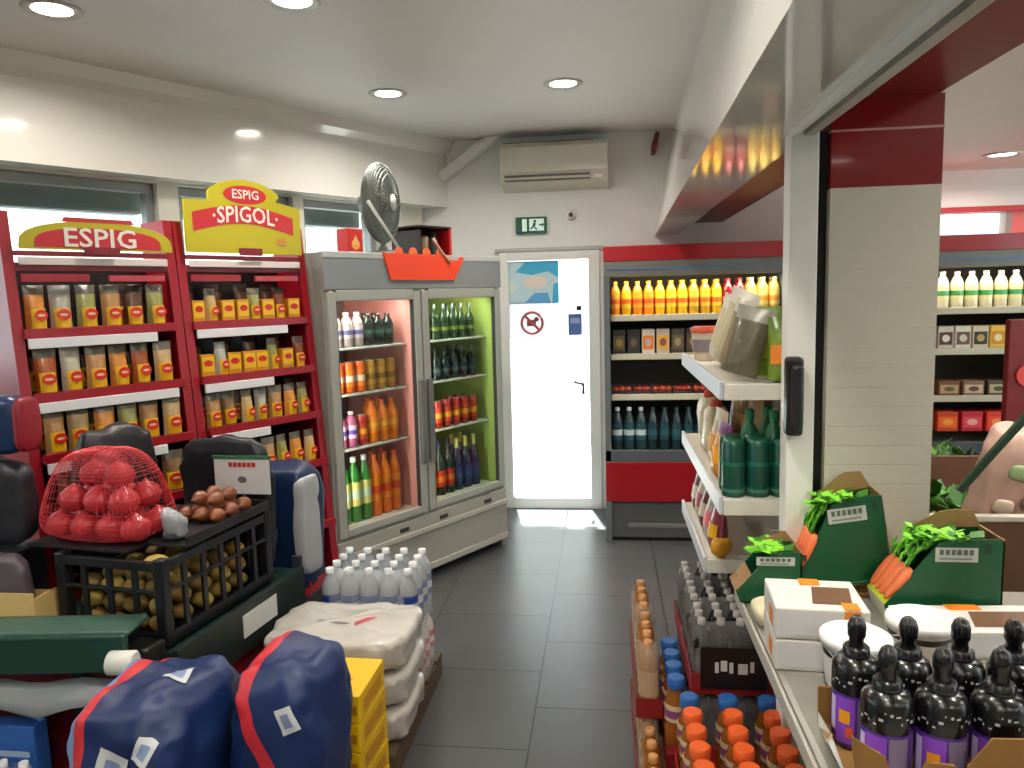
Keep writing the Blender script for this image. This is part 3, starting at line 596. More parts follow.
def tray(c1, c2):
    def fn():
        r = B().box(-.065, .065, -.05, .06, 0, .025, M('#26211f', .4), .006).build('meat_tray')
        b = B()
        for k in range(5): b.lathe([(.0, -.05), (.018, -.045), (.02, 0), (.018, .045), (0, .05)], M(c1 if k % 2 else c2, .35), 8, T(-.045+k*.022, .0, .038, rx=R(90)))
        b.build('sausage_filling', r); return r
    return fn
for i in range(8): put('tray%d' % (i % 2), tray('#a8241c', '#7a2a20') if i % 2 else tray('#8a1a1a', '#b84a28'), '%s meat tray on the low chiller shelf, %s from the door end' % ('bright red' if i % 2 else 'dark red', ORD[i]), 'tray', (.12+i*.135, Yf+.16, 1.002), 0, 'meat trays on the low chiller shelf')
kind('whitetop', .30, .036, '#274048', '#e8eef0', '#2f5560', '#c8d8dc'); kind('teal', .30, .034, '#123038', '#1a3a44', '#18404a', '#2a5a64')
for i in range(13):
    k = 'whitetop' if i < 3 else 'teal'; put(k, KB[k], '%s bottle in the chiller well, %s from the door end' % ('white capped' if i < 3 else 'dark teal', ORD[i]), 'bottle', (.085+i*.08, Yf+.15, .612), i, 'bottles in the chiller well')
for i, c in enumerate((('#cfc6b8', '#5a3a2a', '#e8e0d0', 'brown topped'), ('#e6e0d2', '#6a4a34', '#d8d0c0', 'cream'), ('#d8cbb0', '#2a2420', '#b89a4a', 'black labelled'), ('#e0b83a', '#c88a1a', '#f0e0a0', 'yellow'), ('#d8c090', '#b8902a', '#e8d8b0', 'ochre'), ('#b82a22', '#8a1a1a', '#d86a5a', 'red'))):
    put('tub%d' % i, pack(.095, .09, .15, *c[:3], nm='tub_pack'), '%s dessert pack on the second shelf of the side room chiller' % c[3], 'carton', (2.19+i*.105, Yf+.16, 1.277))
for i, c in enumerate((('#7a4a30', '#b89a7a', '#5a6a3a', 'brown'), ('#8a6a50', '#d0b898', '#6a4030', 'tan'), ('#5a4a38', '#c0a888', '#4a5a34', 'olive'), ('#8a5a44', '#d8c8b0', '#7a3a2a', 'russet'))):
    put('low%d' % i, pack(.13, .12, .10, *c[:3], nm='deli_pack'), '%s deli pack on the low shelf of the side room chiller' % c[3], 'carton', (2.22+i*.15, Yf+.17, .972))
for i, c in enumerate((('#c8401c', '#e86a20', '#f0a040', 'orange'), ('#c02030', '#e04a5a', '#f0b0a0', 'pink red'), ('#d8301c', '#f0502a', '#f8a060', 'scarlet'), ('#b8281c', '#d84a2a', '#e88a4a', 'brick red'))):
    put('red%d' % i, pack(.13, .12, .13, *c[:3], nm='sauce_pack'), '%s pack in the well of the side room chiller' % c[3], 'carton', (2.22+i*.15, Yf+.17, .74)) 
# ------------------------------------------------------------------ white wall gondola on the aisle
BEFORE = set(sc.objects)
GM = M('#dcd8cc', .35); go = root('gondola_shelf', 'white metal gondola shelving against the white post along the aisle', 'shelf', (.33, 2.3, 0))
GZ = (1.417, 1.066, .75); Gw, Gl = .225, 1.12
b = B(); b.box(Gw, Gw+.02, 0, Gl, .0, 1.6, M('#cfcabc', .4), .003); b.build('back_panel', go)
for y in (.0, Gl-.03): B().box(Gw-.004, Gw+.024, y, y+.03, 0, 1.6, GM, .003).build('upright', go)
for i, z in enumerate(GZ):
    y0 = 0 if i < 2 else .36
    s = B().box(0, Gw, y0, Gl, z-.03, z, GM, .004).build('shelf', go)
    f = B(); f.box(-.012, 0, y0, Gl, z-.045, z+.012, M('#b9c0cc' if i == 0 else '#ccd0d6', .35), .003); f.build('price_rail', s)
    e = B(); e.box(0, Gw, y0-.006, y0, z-.045, z+.004, GM, .002); e.build('end_bracket', s)
GX = .33
def bag(w_, h, d, c, top='#cfcabb', stripe=None, var=.2, alpha=1):
    def fn():
        r = B().pouch(w_, h, d, M(c, .35, var=var+.25, scale=55, coat=.2, alpha=alpha, bump=.4, bscale=30, pleat=.12), 2, mtop=M(top, .3)).build('grocery_bag')
        if stripe:
            b = B(); n = 6; vs = []
            for j in range(3):
                for i in range(n+1):
                    u = -.8+1.6*i/n; v = .25+.15*j; t = d/2*(1-abs(u)**3)*min(1, .75+v*2)*max(0, 1-v**2.2)**.8
                    vs.append((u*w_/2, -t-.003, v*h))
            b.add(vs, [(j*(n+1)+i, j*(n+1)+i+1, (j+1)*(n+1)+i+1, (j+1)*(n+1)+i) for j in range(2) for i in range(n)], M(stripe, .4)); b.build('front_label', r)
        return r
    return fn
RZ = -pi/2
for i, (y, x, w_, h, c, tp, stp, rz, ry, lb) in enumerate([
    (2.348, .505, .08, .19, '#6f8a24', '#5f7a2a', '#e8821c', R(-10), 0, 'green bag with orange label against the white post on the upper shelf'),
    (2.458, .495, .10, .22, '#7f9a2a', '#6a8a34', '#b8c23a', R(-20), 0, 'lime green salad bag by the white post on the upper shelf'),
    (2.415, .39, .12, .21, '#5f5a45', '#8f8c7c', None, R(-30), R(14), 'dark olive grain bag nearest the aisle end of upper shelf'),
    (2.59, .405, .14, .22, '#8a7c5a', '#c8c2ae', None, R(-50), R(16), 'brown lentil bag with clear top midway on the upper shelf'),
    (2.735, .405, .15, .26, '#c2b896', '#d8d4c4', None, R(-60), R(16), 'pale rice bag leaning third from the far end of upper shelf'),
    (2.885, .405, .15, .24, '#cfc4a6', '#dedacb', None, R(-75), R(14), 'cream rice bag leaning second from the far end of upper shelf')]):
    put('gb%d' % i, bag(w_, h, .08, c, tp, stp), lb, 'bag', None, X=T(x, y, GZ[0]+.008+w_/2*sin(ry), rz=rz, rx=R(-6), ry=ry))
tb = root('food_tub', 'white tub with red lid at the far end of the upper gondola shelf', 'tub', (GX+.06, 3.16, GZ[0]+.001)); tb.scale = (.85, .85, .85)
B().lathe([(.055, 0), (.07, .13), (.07, .135)], M('#d8c9b0', .4), 20).build('tub_body', tb); B().lathe([(.074, .13), (.074, .155), (.06, .16)], M('#c04a34', .4), 20).build('lid', tb); B().lathe([(.064, .04), (.0695, .1)], M('#8c7f86', .4), 20).build('wrap_label', tb)
def cyl(h, r_, c, c2, nm):
    def fn():
        r = B().lathe([(r_*.95, 0), (r_, .01), (r_, h*.9), (r_*.9, h*.95)], M(c, .3, coat=.3, var=.1, scale=30), 20).build(nm)
        B().lathe([(r_*.92, h*.95), (r_*.85, h), (r_*.5, h)], M(c2, .35), 20).build('lid', r)
        b = B(); b.lathe([(r_*1.01, h*.08), (r_*1.01, h*.14)], M('#3f7a66', .4), 20); b.lathe([(r_*1.01, h*.55), (r_*1.01, h*.62)], M('#1f6a50', .4), 20); b.build('band', r); return r
    return fn
for i, (x, y) in enumerate(((.37, 2.365), (.443, 2.365), (.516, 2.365), (.372, 2.44), (.446, 2.44))):
    put('gc', cyl(.175, .035, '#0a4838', '#0c5642', 'green_canister'), 'dark green canister on the middle shelf, %s' % ('at the aisle corner', 'between its two neighbours', 'against the white post', 'behind the corner one', 'behind the middle one')[i], 'canister', (x, y, GZ[1]+.001), i, 'green canisters on the middle gondola shelf')
def gbot():
    r = B().lathe([(.034, 0), (.036, .01), (.036, .13), (.024, .18), (.012, .2), (.012, .215)], M('#1a7a52', .25, coat=.3), 16).build('green_bottle'); B().lathe([(.015, .21), (.015, .24), (.01, .245)], M('#2f9a6a', .4), 12).build('cap', r); B().lathe([(.0365, .04), (.0365, .11)], M('#8fc4a8', .4), 16).build('paper_label', r); return r
for i, (x, y) in enumerate(((.447, 2.525), (.517, 2.5), (.515, 2.585))): put('gbot', gbot, 'slim green bottle behind the dark green canisters, %s' % ('nearest the aisle', 'nearest the post', 'in the rear')[i], 'bottle', (x, y, GZ[1]+.001), i, 'slim green bottles on the middle shelf')
for i, (y, x, h, c, tp, stp, lb) in enumerate([
    (2.595, .372, .18, '#c88a2a', '#7a3a7a', '#e8a020', 'orange and purple snack bag next to the green canisters'), (2.76, .385, .20, '#c9b48c', '#d8ccb0', '#d8901c', 'beige bag with orange label midway on the middle shelf'),
    (2.74, .50, .30, '#b8986a', '#b89060', None, 'tall tan paper bag in the back of the middle shelf'), (2.90, .50, .30, '#8a6440', '#7a5a3a', '#c8a070', 'tall brown paper bag in the back of the middle shelf'), (3.06, .50, .30, '#c0a074', '#b09468', None, 'tall sand paper bag at the rear far end of middle shelf')]):
    put('gm%d' % i, bag(.145, h, .075, c, tp, stp), lb, 'bag', None, X=T(x, y, GZ[1]+.008, rz=R(-82), rx=R(-3)))
for i, (y, h, lb) in enumerate(((2.915, .19, 'plump cream bread bag next to the orange labelled bag on the middle shelf'), (3.075, .21, 'plump cream bread bag at the far end of the middle shelf'))):
    r = B().blob((.095, .145, h), M('#d2c3a4', .4, var=.25, scale=26, coat=.2), .6, 50+i, .012, 16, 30, 20).build('bread_bag'); r.matrix_basis = T(.395, y, GZ[1]+.003); tag(r, lb, 'bag'); b = B().blob((.05, .05, .05), M('#b8402c', .4), .7, 3, .004, 10, 12, 8).build('bag_clip', r, T(0, 0, h-.02))
for i, (y, z, h, c, tp, stp, lb) in enumerate([
    (2.76, .75, .17, '#8a3a4a', '#6a2a3a', '#e8b01c', 'maroon and yellow snack bag nearest on the lower gondola shelf'), (2.89, .75, .18, '#b8a8a0', '#d0c8c0', '#d87a8a', 'pale snack bag with pink label on the lower gondola shelf'),
    (3.02, .75, .18, '#5a3038', '#8a7a70', '#c8b8a0', 'dark wine snack bag on the lower gondola shelf'), (3.15, .75, .19, '#c0b4a0', '#b0a090', '#a85a6a', 'cream snack bag second from the far end on lower shelf'), (3.28, .75, .19, '#6a4a4a', '#d0c8b8', '#d8d0c0', 'brown snack bag at the far end of the lower shelf')]):
    put('gl%d' % i, bag(.12, h, .07, c, tp, stp), lb, 'bag', None, X=T(.382, y+.02, z+.008, rz=R(-84), rx=R(-4)))
yb = at(700, 545, 2.55)
r = B().blob((.07, .055, .07), M('#c9920f', .4), .7, 4, .012, 20, 16, 12).build('snack_bag'); r.matrix_basis = T(.385, 2.692, .752); tag(r, 'round yellow snack bag at the near end of the lower gondola shelf', 'snack'); 
for o in set(sc.objects)-BEFORE:
    if o.parent is None: o.matrix_basis = T(.022) @ o.matrix_basis
# black intercom on the white post
ip = root('wall_phone', 'black wall phone fixed to the white post', 'phone', (.527, 2.17, 1.29))
B().box(-.028, .017, -.02, .03, 0, .22, M('#17181a', .35), .01).build('phone_body', ip); B().box(-.02, .012, -.045, -.018, .02, .2, M('#202226', .3), .01).build('handset', ip)
# ------------------------------------------------------------------ shrink wrapped drinks on the aisle floor, gondola side
def bundle(nx, ny, pitch, h, r_, col, capc, labc, film='#e8e8ea', tray_c=None, shape='pet', falpha=.22, lab2=None):
    def fn():
        r = root('drinks_bundle'); proto = None; r0 = []
        for iy in range(ny):
            for ix in range(nx):
                x, y = (ix-(nx-1)/2)*pitch, (iy-(ny-1)/2)*pitch
                if not r0:
                    o = B().lathe(pet(h, r_), M(col, .2, alpha=.9 if col > '#8' else 1, coat=.3), 12).build('bottle', r); B().lathe(petcap(h, r_), M(capc, .35), 10).build('cap', o); bb = B(); bb.lathe([(r_*1.015, h*.25), (r_*1.015, h*.6)], M(labc, .4), 12)
                    if lab2: bb.lathe([(r_*1.02, h*.36), (r_*1.02, h*.48)], M(lab2, .4), 12)
                    bb.build('paper_label', o); r0.append(o)
                else:
                    s = r0[0]; o = s.copy(); COL.objects.link(o); o.parent = r
                    for ch in s.children: c = ch.copy(); COL.objects.link(c); c.parent = o
                o.location = (x, y, .006)
        W, D = nx*pitch/2+.004, ny*pitch/2+.004
        b = B(); 
        if film:
            nu, vs, fs = 40, [], []
            ring = []
            for i in range(nu):
                a = 2*pi*i/nu; cx, sy = cos(a), sin(a); ring.append((math.copysign(abs(cx)**.35, cx)*W, math.copysign(abs(sy)**.35, sy)*D))
            for j, (z, k) in enumerate(((.002, 1), (h*.3, 1.0), (h*.6, .985), (h*.8, .96), (h*.93, .88), (h*1.0, .72))):
                for i, (x, y) in enumerate(ring):
                    wv = .006*noise.noise(V((x*25, y*25, j*1.7)))
                    vs.append((x*k+wv, y*k+wv, z+wv*.6))
            for j in range(5):
                for i in range(nu): fs.append((j*nu+i, j*nu+(i+1) % nu, (j+1)*nu+(i+1) % nu, (j+1)*nu+i))
            b.add(vs, fs, M(film, .12, alpha=falpha, spec=.8), True); b.build('shrink_film', r)
        if tray_c: t_ = B(); t_.box(-W, W, -D, D, 0, .004, M(tray_c, .5)); 
        if tray_c:
            for x0, x1, y0, y1 in ((-W-.003, -W, -D, D), (W, W+.003, -D, D), (-W, W, -D-.003, -D), (-W, W, D, D+.003)): t_.box(x0, x1, y0, y1, 0, .07, M(tray_c, .5))
            t_.build('tray', r)
        return r
    return fn
cola = bundle(4, 3, .0615, .235, .0285, '#171314', '#a09c9a', '#3a3436', '#d9d6d4', '#8a1a1c', falpha=.14, lab2='#55504e')
for i, (x, y, z, lb) in enumerate(((.395, 2.48, .40, 'upper wrapped pack of dark cola bottles, nearest on the gondola floor stack'), (.395, 2.68, .40, 'upper wrapped pack of dark cola bottles in the middle of the stack'), (.395, 2.88, .40, 'upper wrapped pack of dark cola bottles farthest along the stack'),
                                  (.395, 2.48, .155, 'lower wrapped cola pack under the nearest upper one'), (.395, 2.68, .155, 'lower wrapped cola pack under the middle upper one'), (.395, 2.88, .155, 'lower wrapped cola pack under the farthest upper one'))):
    put('cola', cola, lb, 'drinks pack', (x, y, z), 0, 'wrapped cola packs by the gondola')
cb = root('price_card', 'black price card with pale lettering on the cola pack front', 'card', (.40, 2.375, .445)); 
b = B(); b.box(-.105, .105, -.004, 0, -.02, .12, M('#0d0d0f', .35), .003); b.build('card_board', cb); b = B(); [b.box(x_, x_+w_, -.006, -.0045, .035+z_, .07+z_, M('#c9c9c9', .4)) for x_, w_, z_ in ((-.06, .012, 0), (-.042, .02, .006), (-.015, .012, 0), (.012, .03, -.003), (.05, .012, .004))]; b.build('card_lettering', cb)
pal = lambda nm, lb, x0, x1, y0, y1, h, c: None
def pallet(lb, x0, x1, y0, y1, h=.115, c='#7a6248', nm='pallet'):
    r = root(nm, lb, 'pallet', ((x0+x1)/2, (y0+y1)/2, 0)); W, D = (x1-x0)/2, (y1-y0)/2; m = M(c, .7, var=.15, scale=6)
    for k in range(5): y = -D+(2*D-.09)*k/4; B().box(-W, W, y, y+.09, h-.02, h, m).build('top_board', r)
    for k in range(3): x = -W+(2*W-.08)*k/2; B().box(x, x+.08, -D, D, 0, h-.02, m).build('bearer', r)
    return r
pallet('low wooden pallet under the wrapped cola packs', .265, .53, 2.385, 3.0, .153)
tea = bundle(1, 4, .075, .25, .034, '#a86a2a', '#c8905a', '#c8a070', '#e8d8c4', '#8a1a1c', falpha=.28)
for i, (y, z, n_) in enumerate(((2.30, .0, 'lower'), (2.62, .0, 'lower'), (2.94, 0, 'lower'), (9, 0, ''), (2.62, .262, 'upper'), (2.94, .262, 'upper'))):
    if y > 8: continue
    put('tea', tea, '%s wrapped row of brown tea bottles on the aisle edge, %s' % (n_, ('nearest the viewer', 'in the middle', 'nearest the chiller')[i % 3]), 'drinks pack', (.137, y, z), 0, 'wrapped tea rows on the aisle edge')
def juicebottle(capc):
    def fn():
        h, r_ = .24, .0375
        r = B().lathe([(r_*.9, 0), (r_, .012), (r_, .07), (r_*.9, .085), (r_, .1), (r_, .15), (r_*.7, .19), (.026, .205), (.026, .215)], M('#9a5a26', .2, alpha=.95, coat=.4), 16).build('juice_bottle')
        B().lathe([(.029, .205), (.030, .21), (.030, .236), (.026, .24)], M(capc, .3), 16).build('cap', r)
        b = B(); b.lathe([(r_*1.015, .095), (r_*1.015, .152)], M('#d9c49a', .4), 16); b.lathe([(r_*1.02, .108), (r_*1.02, .135)], M('#8a4a7a', .4), 16); b.build('paper_label', r); return r
    return fn
cols = (.255, .375, .495)
for iy, (y, kc) in enumerate(((2.325, 'blue'), (2.235, 'orange'), (2.145, 'orange'), (2.055, 'orange'), (1.965, 'orange'))):
    for ix, x in enumerate(cols):
        put('jb_'+kc, juicebottle('#2a62a8' if kc == 'blue' else '#e8622a'), '%s capped juice bottle, %s row from the cola packs, %s' % (kc, ORD[iy], ('aisle side', 'middle', 'counter side')[ix]), 'bottle', (x, y, .185), iy+ix, 'juice bottles in front of the cola packs')
jt = root('display_tray', 'low red cardboard tray carrying the orange capped juice bottles', 'tray', (.378, 2.145, 0))
b = B(); b.box(-.168, .172, -.235, .225, 0, .18, M('#8a1a1c', .5), .004); b.build('tray_base', jt)
b = B(); 
for x0, x1, y0, y1 in ((-.168, -.165, -.235, .225), (.169, .172, -.235, .225), (-.168, .172, -.235, -.232), (-.168, .172, .222, .225)): b.box(x0, x1, y0, y1, .18, .23, M('#a81c20', .5))
b.build('tray_rim', jt)
bsd = root('carton_strip', 'slim red carton strip carrying the file of blue capped bottles', 'carton', (.224, 2.58, 0)); b = B(); b.box(-.037, .037, -.19, .2, 0, .185, M('#8a1a1c', .5), .004); b.build('carton', bsd); b = B(); b.box(-.0375, -.037, -.17, .17, .05, .12, M('#c8a060', .5)); b.build('side_print', bsd)
for iy, y in enumerate((2.44, 2.53, 2.62, 2.71)): put('jb_blue', None, 'blue capped juice bottle left of the cola packs, %s from the viewer'.replace('left of', 'in file beside') % ORD[iy], 'bottle', (.224, y, .187), iy, 'file of blue capped bottles beside the cola')
# ------------------------------------------------------------------ counter by the pillar with boxes, buckets and bottles
CT = .85
ct = root('display_counter', 'pale laminate display counter in front of the white pillar', 'counter', (0, 0, 0))
LM = M('#8c8980', .3, var=.04, scale=3)
b = B(); b.box(.372, 1.5, .75, 2.18, CT-.035, CT, LM, .015); b.build('counter_top', ct)
b = B(); b.box(.66, 1.46, .8, 2.14, .08, CT-.035, M('#8a867c', .45), .006); b.build('counter_body', ct)
b = B(); b.box(.68, 1.43, .84, 2.1, 0, .08, BLACK); b.build('plinth', ct)
b = B(); b.box(.364, .372, .76, 2.17, CT-.04, CT-.002, M('#b5b2a8', .3), .003); b.build('edge_strip', ct)
# white cartons with an orange cube print
def carton():
    r = B().box(-.13, .13, -.09, .09, 0, .072, M('#d6d3cd', .45), .004).build('white_carton')
    b = B(); OC = M('#e0801a', .45); DK = M('#6a4a34', .5)
    b.add([(-.02, -.06, .0735), (.09, -.06, .0735), (.11, .04, .0735), (.0, .04, .0735)], [(0, 1, 2, 3)], DK)
    b.add([(.06, -.09, .0737), (.105, -.09, .0737), (.105, -.05, .0737), (.06, -.05, .0737)], [(0, 1, 2, 3)], OC); b.add([(-.03, .05, .0737), (.03, .05, .0737), (.03, .09, .0737), (-.03, .09, .0737)], [(0, 1, 2, 3)], OC)
    b.quad(.06, .105, 0.012, .07, -.0912, OC); b.quad(-.12, .04, .01, .06, -.0912, M('#d0d0d2', .5))
    b.add([(-.1312, -.05, .01), (-.1312, .0, .01), (-.1312, .0, .05), (-.1312, -.05, .05)], [(3, 2, 1, 0)], OC); b.build('printed_label', r); return r
for z, lb in ((CT, 'lower white carton of the pair at the counter edge'), (CT+.074, 'upper white carton with orange cube print at the counter edge')):
    put('carton', carton, lb, 'carton', None, 0, 'white cartons at the counter edge', X=T(.475, 1.755, z+.001, rz=R(-4)) @ Mx.Diagonal((.76, 1, 1, 1)))
put('carton', carton, 'white flat carton in front of the large carrot box', 'carton', None, X=T(.86, 1.83, CT+.001, rz=R(3)) @ Mx.Diagonal((1.3, .85, .9, 1)))
put('carton', carton, 'white flat carton beyond the dropper bottles beside the carrot box', 'carton', None, X=T(1.24, 1.82, CT+.001, rz=R(2)) @ Mx.Diagonal((1.1, 1.0, .9, 1)))
def bucket():
    r = B().lathe([(.052, 0), (.054, .004), (.064, .125)], M('#e9e7e2', .3), 28).build('white_bucket')
    b = B(); b.lathe([(.0665, .122), (.070, .122), (.070, .138), (.064, .142), (.06, .137), (0, .137)], M('#f1f0ec', .3), 28); b.build('lid', r)
    [B().lathe(q_, M('#23211f', .4), 28, cap=False).build('dark_band', r) for q_ in ([(.0625, .1), (.0645, .114)], [(.0555, .02), (.0575, .035)])]
    b = B(); b.tube([(.066*cos(t*pi/10), .066*sin(t*pi/10), .118-.035*sin(t*pi/10)) for t in range(11)], .0025, STEEL, 6); b.build('wire_handle', r); return r
put('bucket', bucket, 'white lidded bucket nearest the dropper bottles', 'bucket', (.505, 1.56, CT+.001), R(200))
put('bucket', bucket, 'white lidded bucket behind, half hidden beside the white cartons', 'bucket', (.668, 1.655, CT+.001), R(40))
# purple squeeze bottles with black dropper caps
def dropper():
    PU = M('#4d2a8a', .3, coat=.3, var=.15, scale=30); BK = M('#0e0e10', .25, coat=.4)
    r = B().lathe([(.036, 0), (.041, .006), (.041, .105)], PU, 20).build('dropper_bottle')
    b = B(); b.lathe([(.0415, .105), (.042, .11), (.0415, .15), (.036, .163), (.021, .17)], BK, 20); b.lathe([(.0235, .166), (.0235, .184), (.02, .187)], BK, 20); b.lathe([(.0145, .184), (.0125, .2), (.016, .207), (.0165, .226), (.012, .238), (.006, .243)], BK, 16)
    b.lathe([(.024, .1715), (.0245, .1735), (.024, .1755)], M('#2c2c30', .3), 20, cap=False); b.build('black_cap', r)
    b = B(); n = 7
    for (a0, a1, z0, z1, m, rr) in ((-150, -100, .012, .1, M('#8a4ac8', .35), .0414), (-95, -50, .01, .1, M('#7a6c86', .4), .0414), (-140, -112, .05, .075, M('#f0a01a', .4), .0419), (-170, -152, .03, .095, M('#c8b8e8', .4), .0415), (-122, -104, .025, .045, M('#e05a2a', .4), .042)):
        vs = []
        for i in range(n+1):
            a = R(a0+(a1-a0)*i/n); vs += [(rr*cos(a), rr*sin(a), z0), (rr*cos(a), rr*sin(a), z1)]
        b.add(vs, [(2*i, 2*i+2, 2*i+3, 2*i+1) for i in range(n)], m, True)
    b.build('printed_label', r); b = B(); rd_ = random.Random(4)
    for t in range(14):
        a = R(-178+t*12); z0 = .118+rd_.uniform(0, .026); b.add([(.0423*cos(a+da), .0423*sin(a+da), z0+dz) for da, dz in ((0, 0), (.05+.06*(t % 3), 0), (.05+.06*(t % 3), .003+.002*(t % 2)), (0, .003+.002*(t % 2)))], [(0, 1, 2, 3)], M('#b8b8bc', .4))
    b.build('white_lettering', r); return r
k = 0
for y, xs, rn in ((1.28, (.468, .555, .645, .735, .825), 'front'), (1.40, (.455, .545, .635, .725, .815), 'rear')):
    for i, x in enumerate(xs):
        put('dropper', dropper, 'purple bottle with black dropper cap, %s from aisle in carton\'s %s row' % (ORD[i], rn), 'bottle', (x, y, CT+.006), random.uniform(-.25, .25), 'purple dropper bottles in the open carton')
# open cardboard carton round them
oc = root('open_carton', 'torn open brown cardboard carton holding the purple bottles', 'carton', (0, 0, CT))
CB = M('#8a6430', .75, var=.12, scale=9); CB2 = M('#b48a52', .75, var=.1, scale=9); PW = M('#e8ece4', .5)
x0, x1, y0, y1 = .405, .88, 1.215, 1.455
B().box(x0, x1, y0, y1, 0, .005, CB).build('carton_base', oc)
b = B(); b.box(x0, x1, y1, y1+.004, 0, .08, CB); b.build('carton_rear_wall', oc)
b = B(); b.add([(x0, y0, 0), (x0, y1, 0), (x0, y1, .03), (x0-.03, y0+.05, .095), (x0-.06, y0-.02, .125), (x0+.003, y0, 0), (x0+.003, y1, 0), (x0+.003, y1, .03), (x0-.027, y0+.05, .095), (x0-.057, y0-.02, .125)], [(4, 3, 2, 1, 0)], PW); 
b.add([(x0+.003, y0, 0), (x0+.003, y1, 0), (x0+.003, y1, .03), (x0-.027, y0+.05, .095), (x0-.057, y0-.02, .125)], [(0, 1, 2, 3, 4)], CB)
b.add([(x0-.0285, y0+.02, .03), (x0-.022, y0+.055, .035), (x0-.034, y0+.03, .075)], [(2, 1, 0)], M('#2f9a4a', .5)); b.build('printed_flap', oc)
for poly, yy, m_ in (([(x0, 0), (x0+.065, 0), (x0+.04, .09), (x0-.015, .125)], 0, CB), ([(x0+.08, 0), (x0+.16, 0), (x0+.145, .082), (x0+.10, .085)], 0, CB), ([(x0+.155, 0), (x0+.265, 0), (x0+.262, .132), (x0+.20, .13), (x0+.165, .08)], 0, CB), ([(x0+.262, 0), (x1, 0), (x1+.02, .06), (x0+.262, .132)], -.01, CB2)):
    b = B(); b.prism(poly, y0-.002+yy, y0+.002+yy, m_); b.build('torn_front_flap', oc)
# dark green carrot boxes
def carrotbox(w_, h, d, slant, nc=4):
    def fn():
        r = root('carrot_box'); sx = w_*slant
        pr = [(-w_/2, 0), (w_/2, 0), (w_/2, h*.82), (w_/2-.012, h*.84), (-w_/2+sx+.03, h*.84), (-w_/2+sx, h*.8), (-w_/2-.012, h*.18)]
        G = M('#0f5230', .4, var=.06, scale=12); K = M('#9a7a4a', .75, var=.1, scale=10)
        for y in (-d/2, d/2-.004): B().prism(pr, y, y+.004, G).build('side_wall', r)
        b = B(); b.box(-w_/2, w_/2, -d/2, d/2, 0, .004, K); b.box(w_/2-.004, w_/2, -d/2, d/2, 0, h*.84, K); b.build('carton_base', r)
        b = B(); b.prism([(-w_/2+sx*.75, h*.80), (w_/2, h*.82), (w_/2-.02, h*.99), (w_/2-.06, h), (-w_/2+sx+.05, h*.97)], d/2-.006, d/2-.002, K); b.build('raised_lid', r)
        # sloping picture front: carrots with leafy tops
        p0, p1 = V((-w_/2-.012, 0, h*.18)), V((-w_/2+sx, 0, h*.8)); u = (p1-p0).normalized()
        b = B(); b.add([(-w_/2, -d/2, 0), (-w_/2, d/2, 0), (-w_/2-.012, d/2, h*.18), (-w_/2-.012, -d/2, h*.18)], [(3, 2, 1, 0)], M('#d9dcc8', .5))
        q = p0+u*(p1-p0).length*.45; b.add([(p0.x, -d/2, p0.z), (p0.x, d/2, p0.z), (q.x, d/2, q.z), (q.x, -d/2, q.z)], [(3, 2, 1, 0)], M('#c8d43a' if nc else '#8a6430', .5)); b.build('picture_front', r)
        L = (p1-p0).length
        AX = Mx.Translation(p0+V((-.004, 0, 0))) @ Mx.Rotation(math.atan2(u.x, u.z), 4, 'Y')      # z runs up the slope, x into the box
        for k in range(nc):
            y_ = -d/2+d*(k+.5)/4; ax = AX @ T(0, y_, L*.06) @ Mx.Diagonal((.55, 1, 1, 1))
            c = B().lathe([(.0, 0), (.012, .012), (.019, L*.2), (.021, L*.42), (.014, L*.50), (0, L*.51)], M('#ef7a48', .45, var=.12, scale=50), 12, ax).build('carrot', r)
            g = B(); rnd = random.Random(k)
            for t in range(12):
                z0 = L*.5+rnd.uniform(0, .06)*L/.15; yy = rnd.uniform(-.018, .018); a = rnd.uniform(-.9, .9); s_ = rnd.uniform(.016, .03)*L/.2
                g.add([(-.006, yy, z0), (-.012-.006*rnd.random(), yy+s_*sin(a-.6), z0+s_*.8), (-.008, yy+s_*1.5*sin(a), z0+s_*1.6), (-.012, yy+s_*sin(a+.6), z0+s_*.8)], [(0, 1, 2, 3)], M(('#8fe03a', '#6cc02a', '#4a9a2a')[t % 3], .5), False, AX @ T(0, y_, 0))
            g.build('carrot_leaves', c)
        g = B(); rnd = random.Random(9)
        for t in range(46):
            x_, yy = rnd.uniform(-w_/2+sx*.7, w_/2-.05), rnd.uniform(-d*.4, d*.42); a = rnd.uniform(0, 6.3); s_ = rnd.uniform(.02, .04)
            g.add([(x_, yy, h*.80), (x_+s_*cos(a-.6), yy+s_*sin(a-.6), h*.83), (x_+1.3*s_*cos(a), yy+1.3*s_*sin(a), h*.84+s_*.15), (x_+s_*cos(a+.6), yy+s_*sin(a+.6), h*.83)], [(0, 1, 2, 3)], M(('#8fe03a', '#6cc02a', '#3a7a20')[t % 3], .5))
        g.build('leafy_filling', r)
        b = B(); LBX = w_*.1; b.quad(LBX-.055, LBX+.045, h*.62, h*.76, -d/2-.001, M('#c9ccc4', .5)); [b.box(LBX-.045+k_*.014, LBX-.036+k_*.014, -d/2-.0025, -d/2-.0015, h*.69, h*.74, M('#5a6a5e', .5)) for k_ in range(6)]; b.box(LBX-.045, LBX+.03, -d/2-.0025, -d/2-.0015, h*.645, h*.66, M('#7a8a80', .5)); b.build('front_label', r); B().quad(LBX+.06, LBX+.075, h*.7, h*.80, -d/2-.001, M('#0b3a24', .5)).build('hand_hole', r); B().quad(-w_*.3, w_*.42, h*.03, h*.04, -d/2-.001, M('#4f9a6a', .5)).build('base_stripe', r)
        return r
    return fn
BX = {}
r = carrotbox(.265, .262, .13, .42)(); tag(r, 'large dark green carrot box behind the flat white carton on the counter', 'carton'); r.matrix_basis = T(.838, 2.0, CT+.002)
